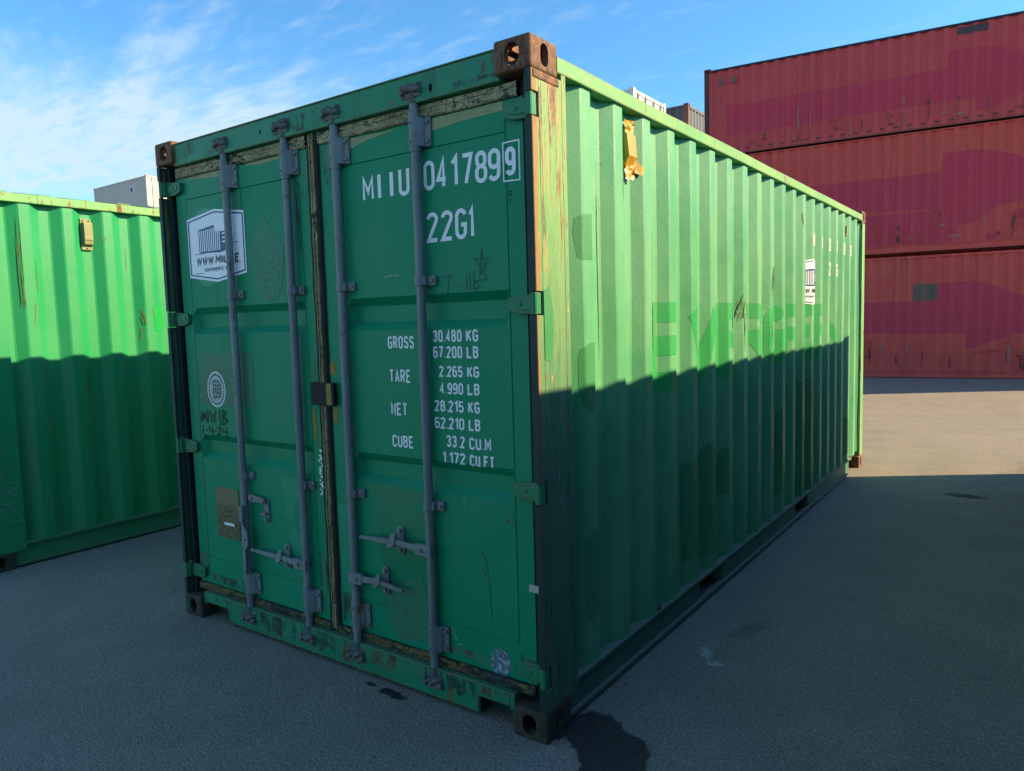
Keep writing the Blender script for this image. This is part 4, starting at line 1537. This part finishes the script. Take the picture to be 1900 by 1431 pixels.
for (x0, x1, z0, z1, mt_) in ((-2.286, -2.10, 2.466, 2.560, 'run_rust'), (-1.46, -1.02, 2.461, 2.545, 'run_grime_shade'), (-.40, -.155, 2.462, 2.50, 'run_grime_shade'), (-2.0, -1.86, 2.462, 2.50, 'run_rust'), (-.23, -.16, 2.49, 2.562, 'run_rust')):
    decal('grime_shade_run', [jag(x0, x1, z0, z1)], onplane(.0172), M[mt_], hdr)
for (x0, x1, z0, z1, mt_) in ((-2.25, -2.05, .10, .147, 'run_grime_shade'), (-1.9, -1.2, .03, .146, 'run_grime_shade'), (-1.15, -.62, .028, .145, 'run_rust'), (-.6, -.36, .05, .146, 'run_grime_shade'), (-.34, -.19, .095, .147, 'run_rust')):
    decal('grime_shade_run', [jag(x0, x1, z0, z1, 14)], onplane(.0192), M[mt_], sill)
for left, x0, x1, z0, z1, mt_ in ((True, -1.330, -1.262, 2.12, 2.398, 'run_grime_shade'), (False, -1.170, -1.10, 2.20, 2.398, 'run_grime_shade'), (True, -1.328, -1.262, .20, .52, 'run_grime_shade'), (False, -1.17, -1.06, .195, .36, 'run_grime_shade'),
                                  (True, -2.34, -2.27, .195, .36, 'run_rust'), (False, -.155, -.085, .195, .30, 'run_grime_shade'), (True, -2.25, -1.95, .192, .25, 'run_grime_shade'), (False, -.56, -.18, .192, .25, 'run_rust'),
                                  (True, -1.83, -1.78, 2.05, 2.28, 'run_grime_shade'), (True, -1.365, -1.338, 1.9, 2.27, 'run_grime_shade'), (False, -.20, -.17, .80, .86, 'run_rust')):
    ddec('grime_shade_run', [jag(x0, x1, z0, z1, 8)], M[mt_], left, .0019)

# ---- prints and patches on the sunlit side
xs_ = (1.03, 1.455, 1.95, 2.385, 2.82, 3.285, 3.715, 4.155, 4.585)
ws_ = (.335, .425, .335, .355, .375, .355, .335, .335, .365)
for c, x, wd in zip('EVERGREEN', xs_, ws_):
    sdec('ghost_letter', text2d(c, x, x + wd, 1.228, 1.665, .098), M['ghost'], .0010)
base_k = [.163 + PITCH * k for k in range(22)]
c0 = base_k[14] - .072
for i, ch in enumerate('MIIU0417899'):
    u = c0 + i * .139
    if ch in 'I1':
        q = text2d(ch, u + .022, u + .055, 2.112, 2.222, .019)
    else:
        q = text2d(ch, u + .004, u + .070, 2.112, 2.222, .017)
    sdec('letter', q, M['sideletter'], .002)
for i, ch in enumerate('22G1'):
    u = c0 + .556 + i * .139
    sdec('letter', text2d(ch, u + .006, u + .068, 1.908, 2.02, .016), M['sideletter'], .002)
logo(lambda o: side_place(E0, mdisp, off=o), 3.786, 4.188, 1.658, 2.018, SW, YB, ZB, .0030)
# darker brushed touch ups
sdec('paint_patch', [[(.335, 1.99), (.372, 2.006), (.440, 2.012), (.440, 1.832), (.372, 1.828), (.345, 1.835), (.330, 1.93)]], M['patch'], .0009)
sdec('paint_patch', [[(.338, 1.44), (.350, 1.478), (.395, 1.497), (.440, 1.50), (.440, 1.222), (.40, 1.222), (.355, 1.246), (.340, 1.30)]], M['patch'], .0009)
for (ya, yb, za, zb) in ((.350, .440, .36, .70), (1.41, 1.555, .30, .845), (1.66, 1.83, .27, .86), (3.09, 3.22, .31, .90), (3.58, 4.05, .18, 1.07), (5.2, 5.44, .24, .56), (1.95, 2.05, .55, .80)):
    j = lambda s: random.uniform(-s, s)
    sdec('paint_patch', [[(ya, za + j(.03)), ((ya + yb) / 2, za + j(.03)), (yb, za + j(.03)), (yb + j(.01), zb + j(.03)), ((ya + yb) / 2, zb + j(.03)), (ya + j(.01), zb + j(.03))]], M['patch'], .0009)
# rub marks with rust showing
M['rub'] = ghostpatch_mat('rust rub mark', (0.12, 0.055, 0.028), (0.075, 0.27, 0.085), 0.95)


def slivers(u, v, wd, ht, sl, n, rnd):
    out = []
    for i in range(n):
        uu = u + rnd.uniform(-wd, wd)
        vv = v + rnd.uniform(-ht, ht) * .6
        hh = ht * rnd.uniform(.25, .8)
        ww = rnd.uniform(.0025, .007)
        k = 5
        lf = [(uu + sl * hh * (q / k - .5) - ww * rnd.uniform(.2, 1) * math.sin(PI * (q + .5) / (k + 1)), vv + hh * (q / k - .5) * 2, i * .0003) for q in range(k + 1)]
        rt = [(uu + sl * hh * (q / k - .5) + ww * rnd.uniform(.3, 1) * math.sin(PI * (q + .5) / (k + 1)), vv + hh * (q / k - .5) * 2, i * .0003) for q in range(k, -1, -1)]
        out.append(lf + rt)
    return out


rnd = random.Random(5)
for (u, v, wd, ht, sl, n) in ((2.93, 1.80, .024, .11, 0, 14), (2.985, 1.72, .012, .15, .2, 6), (2.31, 1.64, .040, .075, .6, 24), (2.34, 1.50, .012, .12, .1, 7), (2.12, 1.58, .012, .08, 0, 7), (2.12, 1.45, .010, .08, 0, 5),
                              (2.90, 1.50, .010, .10, 0, 5), (1.10, 1.54, .010, .14, 0, 7), (3.35, 2.36, .012, .05, 0, 4), (2.98, 2.12, .010, .16, 0, 4), (.72, 2.2, .004, .10, 0, 3), (2.84, 1.68, .06, .014, 5, 7),
                              (.60, 2.24, .02, .006, 8, 2), (.56, 1.70, .003, .5, 0, 3), (1.0, 1.9, .003, .3, 0, 2), (3.7, 2.3, .01, .06, 0, 4)):
    sdec('rub_mark', slivers(u, v, wd, ht, sl, n, rnd), M['rub'], .0022)
# brushed green on the post
m = MB()
m.prism([(.052, 1.70), (.092, 1.72), (.112, 1.62), (.108, 1.50), (.09, 1.44), (.052, 1.45)], 0, -.0042, -.0018)
m.obj('paint_patch', M['patch'], main)
m = MB()
tg = hand([[(.1, 1), (.3, .8), (.15, .7), (.5, .6), (.7, .45), (.3, .5), (.6, .3), (.8, .35), (.4, .2), (.6, 0)]], .11, .17, .78, 1.06, .0035)
decal('scratch_mark', tg, lambda u, v, l=0: Vector((-.0012 + l, u, v)), M['chalk'], main)

# ventilator wrapped in amber tape
vt = MB()
yv0, yv1 = .781, .862
rows = []
for z, px, w0, w1 in ((2.405, .004, .0, .0), (2.398, .030, 0, 0), (2.300, .040, .002, .002), (2.270, .020, .004, .004), (2.246, .004, .006, .006)):
    rows.append([(-.055, yv0 + w0, z), (-.055 + px, yv0 + w0, z), (-.055 + px * 1.05, (yv0 + yv1) / 2, z), (-.055 + px, yv1 - w1, z), (-.055, yv1 - w1, z)])
vt.grid(rows)
vent = vt.obj('ventilator', M['tape'], SW, fix=True, label='ventilator wrapped in amber tape')
# crumpled tape ends above and below
for (zc0, zc1, sprd) in ((2.400, 2.458, .012), (2.205, 2.262, .014)):
    wr = MB()
    rows = []
    for i in range(6):
        z = zc0 + (zc1 - zc0) * i / 5
        r = []
        for jx in range(7):
            y = yv0 - sprd * .4 + (yv1 - yv0 + sprd * .2) * jx / 6
            y += .008 * noise.noise(Vector((jx * 1.3, z * 60, 1)))
            r.append((-.032 + .014 * noise.noise(Vector((jx * 1.1, z * 70, 9))), y, z + .012 * noise.noise(Vector((jx * .9, z * 30, 5)))))
        rows.append(r)
    wr.grid(rows)
    wr.obj('tape_end', M['tape'], vent, fix=False)
wr = MB()
fl = [[(-.036, .850, 2.302), (-.030, .876, 2.296), (-.016, .902, 2.272), (-.010, .92, 2.262)], [(-.036, .846, 2.268), (-.032, .874, 2.262), (-.018, .90, 2.246), (-.012, .915, 2.246)],
      [(-.036, .842, 2.240), (-.032, .870, 2.238), (-.020, .896, 2.232), (-.014, .908, 2.228)]]
wr.grid(fl)
wr.obj('tape_flap', M['tape'], vent, fix=False)
# far ventilator
vt = MB()
vt.prism([(-.055, 2.285), (-.020, 2.30), (-.012, 2.33), (-.012, 2.385), (-.055, 2.395)], 1, 5.245, 5.30)
vt.obj('ventilator', M['ventbeige'], SW)
# lashing ring on the low rail
m = MB()
m.tube([(-.012, 1.02, .167), (-.012, 1.02, .197), (-.012, 1.034, .205), (-.012, 1.045, .195), (-.012, 1.045, .168)], .004, 6)
m.obj('wire_loop', M['galvdirty'], main)

# ------------------------------------------------------------------ left neighbour
lm = dict(wall=M['vivid'], rail=M['vividrail'], low=M['vividlow'], post=M['vivid'], cast=M['cast_green'])
lc = box_container('shipping_container', 'bright green shipping container with a rusty top rail at the left edge, half in shadow', 'shipping containers standing in the yard',
                   (-4.19, -.365, 0), 0, L0, H0, lm, door=True, e0=.442 - PITCH, zn=6, lip=.012, postw=.25)
lw = [c for c in lc.children if c.name.startswith('side_wall')][0]
LE = .442 - PITCH
vt = MB()
ya, yb = .365 + .418, .365 + .486
vt.box(-.060, -.040, ya - .004, yb + .004, 2.200, 2.425)
vt.prism([(-.040, 2.222), (-.012, 2.240), (-.006, 2.275), (-.006, 2.385), (-.012, 2.398), (-.040, 2.400)], 1, ya + .006, yb - .002)
lv = vt.obj('ventilator', M['ventbeige'], lw, bevel=.002)
vt = MB()
for i in range(6):
    vt.box(-.0235 + .0026 * i - .001, -.0205 + .0026 * i + .002, ya + .012, yb - .008, 2.240 + .0055 * i, 2.2425 + .0055 * i)
vt.obj('vent_grille', M['darkpost'], lv)
for y, z in ((ya + .012, 2.412), (yb - .012, 2.412), ((ya + yb) / 2, 2.212)):
    vt = MB()
    vt.cyl((-.040, y, z), (-.034, y, z), .005, 8)
    vt.obj('vent_rivet', M['darkpost'], lv)
lyb = breaks(.24, L0 - .1, LE)
# crayon scrawl on the post
sc_ = [[(.0, 1.0), (.5, 1.02), (.6, .97), (.3, .92), (.05, .95)], [(.1, .9), (.7, .78), (.3, .80), (.8, .72)], [(.0, .78), (.4, .70), (.1, .68), (.9, .60), (.5, .62), (.6, .55)],
       [(.2, .6), (.2, .45), (.5, .58), (.5, .42)], [(.6, .5), (.95, .45), (.7, .38), (.98, .33)], [(.0, .42), (.9, .40), (.1, .30), (.8, .28), (.2, .20)],
       [(.5, .3), (.9, .18), (.98, .1), (.75, .12)], [(.1, .15), (.3, .02), (.35, .14)], [(.2, .35), (.7, .1)]]
pd = [c for c in lc.children if c.name.startswith('corner_post')][0]
decal('chalk_scrawl', hand(sc_, .02, .235, .25, .98, .0042), lambda u, v, l=0: Vector((.0002 + l, u, v)), M['chalk'], pd)
decal('paint_mark', hand([[(0, 1), (.5, 1)], [(.1, .75), (.45, .72), (.4, .5), (.0, .5)], [(.2, .4), (.5, .2), (.1, .1)]], .02, .26, 1.55, 1.8, .004), lambda u, v, l=0: Vector((.0002 + l, u, v)), M['chalk'], pd)
M['lrub'] = ghostpatch_mat('rust scuff', (0.15, 0.09, 0.025), (0.03, 0.26, 0.06), 0.9)
for (u, v, wd, ht, sl, n) in ((1.19, 1.70, .014, .06, -.5, 12), (1.17, 1.58, .008, .06, 0, 5), (1.27, 1.74, .006, .04, 0, 4), (.36, 2.05, .018, .34, .0, 12), (.93, 2.30, .035, .012, 4, 6), (.94, 2.28, .03, .010, 4, 5),
                              (.43, 1.75, .004, .08, .3, 3), (.46, 2.0, .004, .12, .2, 4), (1.10, 2.1, .003, .12, 0, 2), (.75, 1.2, .006, .10, 0, 4), (.70, .85, .004, .2, 0, 3)):
    decal('rub_mark', slivers(u, v, wd, ht, sl, n, rnd), side_place(LE, None, off=.0022), M['lrub'], lw, lyb, [])
M['vpatch'] = paint('fresh green square', (0.010, 0.29, 0.06), (0.014, 0.30, 0.065), .4, streak=.05, rough=.4)
decal('paint_patch', [rect(1.27, 1.36, 1.60, 1.79)], side_place(LE, None, off=.002), M['vpatch'], lw, lyb, [])

# ------------------------------------------------------------------ neighbour out of frame on the right (throws the shade)
om = dict(wall=M['blue'], rail=M['blue'], low=M['blue'], post=M['blue'], cast=M['cast_green'])
OX = 1.93
box_container('shipping_container', 'long blue shipping container just outside the right edge of the photo, shading the foreground', 'shipping containers standing in the yard',
              (OX + CW, 6.66 - 12.192, 0), 0, 12.192, H0, om, door=True)

# ------------------------------------------------------------------ stack of red containers
TH = .104
rz = -PI / 2 + TH
RP = (-5.783, 16.841)
DEP = .050
HS = ((0.0, 2.885), (2.925, 2.775), (5.702, 2.228))
labels = ('lowest of the three red containers, on the ground, with a grey rectangle on its side',
          'brick red container with crimson touch up paint, middle of the three red ones',
          'dull maroon container with a dark rusty left post, topmost of the three red ones')
reds = []
for i, (z, h) in enumerate(HS):
    wm = M['redA'] if i == 2 else M['redB']
    mt = dict(wall=wm, rail=wm, low=M['redrail'] if i == 2 else M['redB'], post=M['cast_red'] if i == 2 else wm, cast=M['cast_red'])
    if i == 2:
        mt['toprail'] = M['greyrail']
    c = box_container('shipping_container', labels[i], 'red containers stacked in threes', (RP[0], RP[1], z), rz, 12.192, h, mt, e0=.10 + .03 * i, wz0=(.166, .166, .03)[i], railh=(.05, .03, .05)[i])
    reds.append((c, [q for q in c.children if q.name.startswith('side_wall')][0], .10 + .03 * i, z, h))


def rdec(i, polys, mat, off=.004, name='paint_patch', jag=True):
    c, wl, e0, z0, h = reds[i]
    out = []
    for poly in polys:
        q = []
        n = len(poly)
        for k in range(n):
            a, b = Vector(poly[k]), Vector(poly[(k + 1) % n])
            ns = max(1, int((b - a).length / .12)) if jag else 1
            for s in range(ns):
                p = a.lerp(b, s / ns)
                e = .014 * noise.noise(Vector((p.x * 6, p.y * 6, i))) if jag else 0
                q.append((p.x + e * .5, p.y + e - z0))
        out.append(q)
    yb = breaks(.12, 12.1, e0)
    return decal(name, out, side_place(e0, None, off=off), mat, wl, yb, [])


rdec(2, [[(.55, 6.19), (1.5, 6.20), (2.9, 6.22), (4.2, 6.24), (5.44, 6.262), (5.99, 6.232), (6.0, 5.985), (6.25, 5.955), (6.58, 6.075), (6.87, 6.196), (7.6, 6.6), (7.6, 6.75), (6.85, 7.036), (6.55, 7.19), (6.39, 7.25),
          (6.05, 7.327), (5.63, 7.326), (5.49, 7.33), (5.47, 6.975), (5.2, 6.972), (4.0, 6.94), (3.0, 6.945), (1.53, 6.955), (1.3, 6.91), (.55, 6.985)]], M['redpatch'])
rdec(2, [rect(5.62, 6.21, 7.64, 7.80)], M['slatepatch'])
rdec(1, [[(.6, 3.95), (3.75, 3.925), (5.14, 3.885), (5.16, 3.855), (5.45, 3.50), (5.75, 3.48), (5.99, 3.515), (6.27, 3.645), (6.46, 3.83), (6.94, 3.92), (7.6, 4.2), (7.6, 4.5), (6.855, 4.872), (6.47, 5.025), (6.08, 5.113),
          (5.675, 5.121), (5.40, 5.112), (5.38, 4.715), (4.81, 4.70), (3.75, 4.696), (.6, 4.70)]], M['redpatch'])
rdec(1, [[(1.0, 3.11), (3.99, 3.115), (5.40, 3.11), (5.74, 3.15), (5.72, 3.46), (5.42, 3.47), (5.12, 3.84), (3.99, 3.855), (1.0, 3.86)]], M['redpatch'])
rdec(1, [rect(6.277, 6.526, 3.12, 3.25), [(6.77, 3.73), (6.95, 3.74), (7.1, 3.7), (7.1, 3.50), (6.8, 3.52)]], M['redpatch'])
rdec(0, [[(.55, 1.06), (3.86, 1.062), (5.912, 1.029), (5.943, .675), (6.1, .70), (6.368, .84), (7.02, 1.038), (7.6, 1.25), (7.6, 1.6), (7.0, 1.841), (6.455, 2.097), (6.1, 2.211), (5.693, 2.204), (5.351, 2.193),
          (5.352, 1.795), (4.83, 1.786), (3.86, 1.793), (.55, 1.80)]], M['redpatch'])
rdec(0, [rect(4.855, 5.345, 1.80, 2.19)], M['greypatch'], jag=True)
# worn rusty bands low on the walls


def scrape_mat(name, col, base):
    m, t, bs, vec, tc = new_mat(name)
    n = t.noise(t.scale(vec, (26, 26, 5)), 1.0, 6, 0.75)
    big = t.noise(vec, 4, 4, 0.6)
    k = t.ramp(t.math('ADD', t.math('MULTIPLY', n, 0.7), t.math('MULTIPLY', big, 0.3)), 0.47, 0.56)
    t.set(bs.inputs['Base Color'], t.mix(k, base, col))
    t.set(bs.inputs['Roughness'], 0.7)
    return m


M['redrust'] = scrape_mat('dark scraped streaks', (0.05, 0.030, 0.028), (0.56, 0.058, 0.05))
M['redpale'] = scrape_mat('pale scraped streaks', (0.26, 0.18, 0.17), (0.55, 0.06, 0.058))
random.seed(11)
for i in range(3):
    z0 = HS[i][0]
    for k in range(34):
        u = round((random.uniform(.8, 7.2) - reds[i][2]) / PITCH) * PITCH + reds[i][2] + .24 + random.uniform(-.05, .03)
        v = z0 + (.06 if i == 2 else .18) + random.random() ** 2 * .35
        wd, ht = random.uniform(.012, .034), random.uniform(.15, .62)
        if random.random() < .35:
            wd, ht = random.uniform(.05, .16), random.uniform(.03, .09)
            v += .1
        n_ = 7
        lft = [(u - wd * random.uniform(.5, 1.1), v + ht * q / n_) for q in range(n_ + 1)]
        rgt = [(u + wd * random.uniform(.5, 1.1), v + ht * q / n_) for q in range(n_, -1, -1)]
        rdec(i, [lft + rgt], M['redrust'] if random.random() < .65 else M['redpale'], off=.006 + .0008 * k, name='scrape_mark', jag=False)
# two little vents near the top left
c, wl, e0, z0, h = reds[2]
for u in (.385, .70):
    vt = MB()
    vt.box(-.02, .012, u, u + .10, 7.47 - z0, 7.62 - z0)
    vt.obj('ventilator', M['greypatch'], wl)

DEP = .045
# ------------------------------------------------------------------ stacks far behind
FL = 6.058


def stack(label, low, loc, rotz, ztop, mt, door, L=FL, hl=2.591, n=3, e0=.165):
    """the one that shows plus those under it"""
    base = ztop - hl * n
    for k in range(n):
        z = base + hl * k
        hh = hl - .006
        if k == 0:
            z, hh = 0.0, hl + base - .006
        box_container('shipping_container', label if k == n - 1 else low[k], 'shipping containers stacked far behind', (loc[0], loc[1], z), rotz, L, hh, mt, door=door, e0=e0)


wm = dict(wall=M['white'], rail=M['white'], low=M['white'], post=M['white'], cast=M['white'], rod=M['whiterod'])
stack('white container with brown lock rods on its end, behind the green roof rail', ('white container on the ground, under two more white ones behind the big green one', 'white container between two white ones, hidden behind the big green one'),
      (-8.90, 21.56, 0), PI / 2, 8.69, wm, True, 12.192, 2.8)
gm = dict(wall=M['greycont'], rail=M['greycont'], low=M['greycont'], post=M['greypost'], cast=M['greypost'])
stack('grey blue container with rusty corner posts, between the white one and the red stack', ('grey blue container on the ground under two grey ones', 'grey blue container between two grey ones, hidden behind the red stack'),
      (-8.24 - 12.192, 21.87, 0), -PI / 2, 8.69, gm, False, 12.192, 2.8)
bm_ = dict(wall=M['beige'], rail=M['beige'], low=M['beige'], post=M['beige'], cast=M['beige'], rod=M['beige'])
stack('beige container with a small round emblem, on top of its stack far behind at left', ('beige container on the ground under three beige ones', 'beige container, second from the ground in its stack', 'beige container, third from the ground in its stack'),
      (-39.63, 20.40 + CW, 0), PI / 2, 10.40, bm_, True, FL, 2.591, 4)
# emblem on the beige side wall
top = [o for o in bpy.data.objects if o.get('label', '').startswith('beige container with a small')][0]
bw = [q for q in top.children if q.name.startswith('side_wall')][1]
M['emblem'] = flat('pale emblem', (0.6, 0.64, 0.7), 0.5)


def bplace(off):
    return lambda u, v, l=0: Vector((-CW + .014 + prof(u, .165) - off - l, u, v))


ex, ez = 1.65, 1.95
byb = breaks(.12, FL - .1, .165)
decal('emblem', [[(ex + .24 * math.cos(2 * PI * i / 20), ez + .24 * math.sin(2 * PI * i / 20)) for i in range(20)]], bplace(.004), M['emblem'], bw, byb, [])
decal('emblem_print', [[(ex + .13 * math.cos(2 * PI * i / 12), ez + .15 * math.sin(2 * PI * i / 12)) for i in range(12)]], bplace(.008), M['navy'], bw, byb, [])
blm = dict(wall=M['blue'], rail=M['blue'], low=M['blue'], post=M['blue'], cast=M['blue'], rod=M['blue'])
stack('blue container showing as a narrow strip beside the beige one at left', ('blue container on the ground under three blue ones', 'blue container, second from the ground in its stack', 'blue container, third from the ground in its stack'),
      (-36.9 + CW, 21.2, 0), 0, 10.45, blm, True, FL, 2.591, 4)
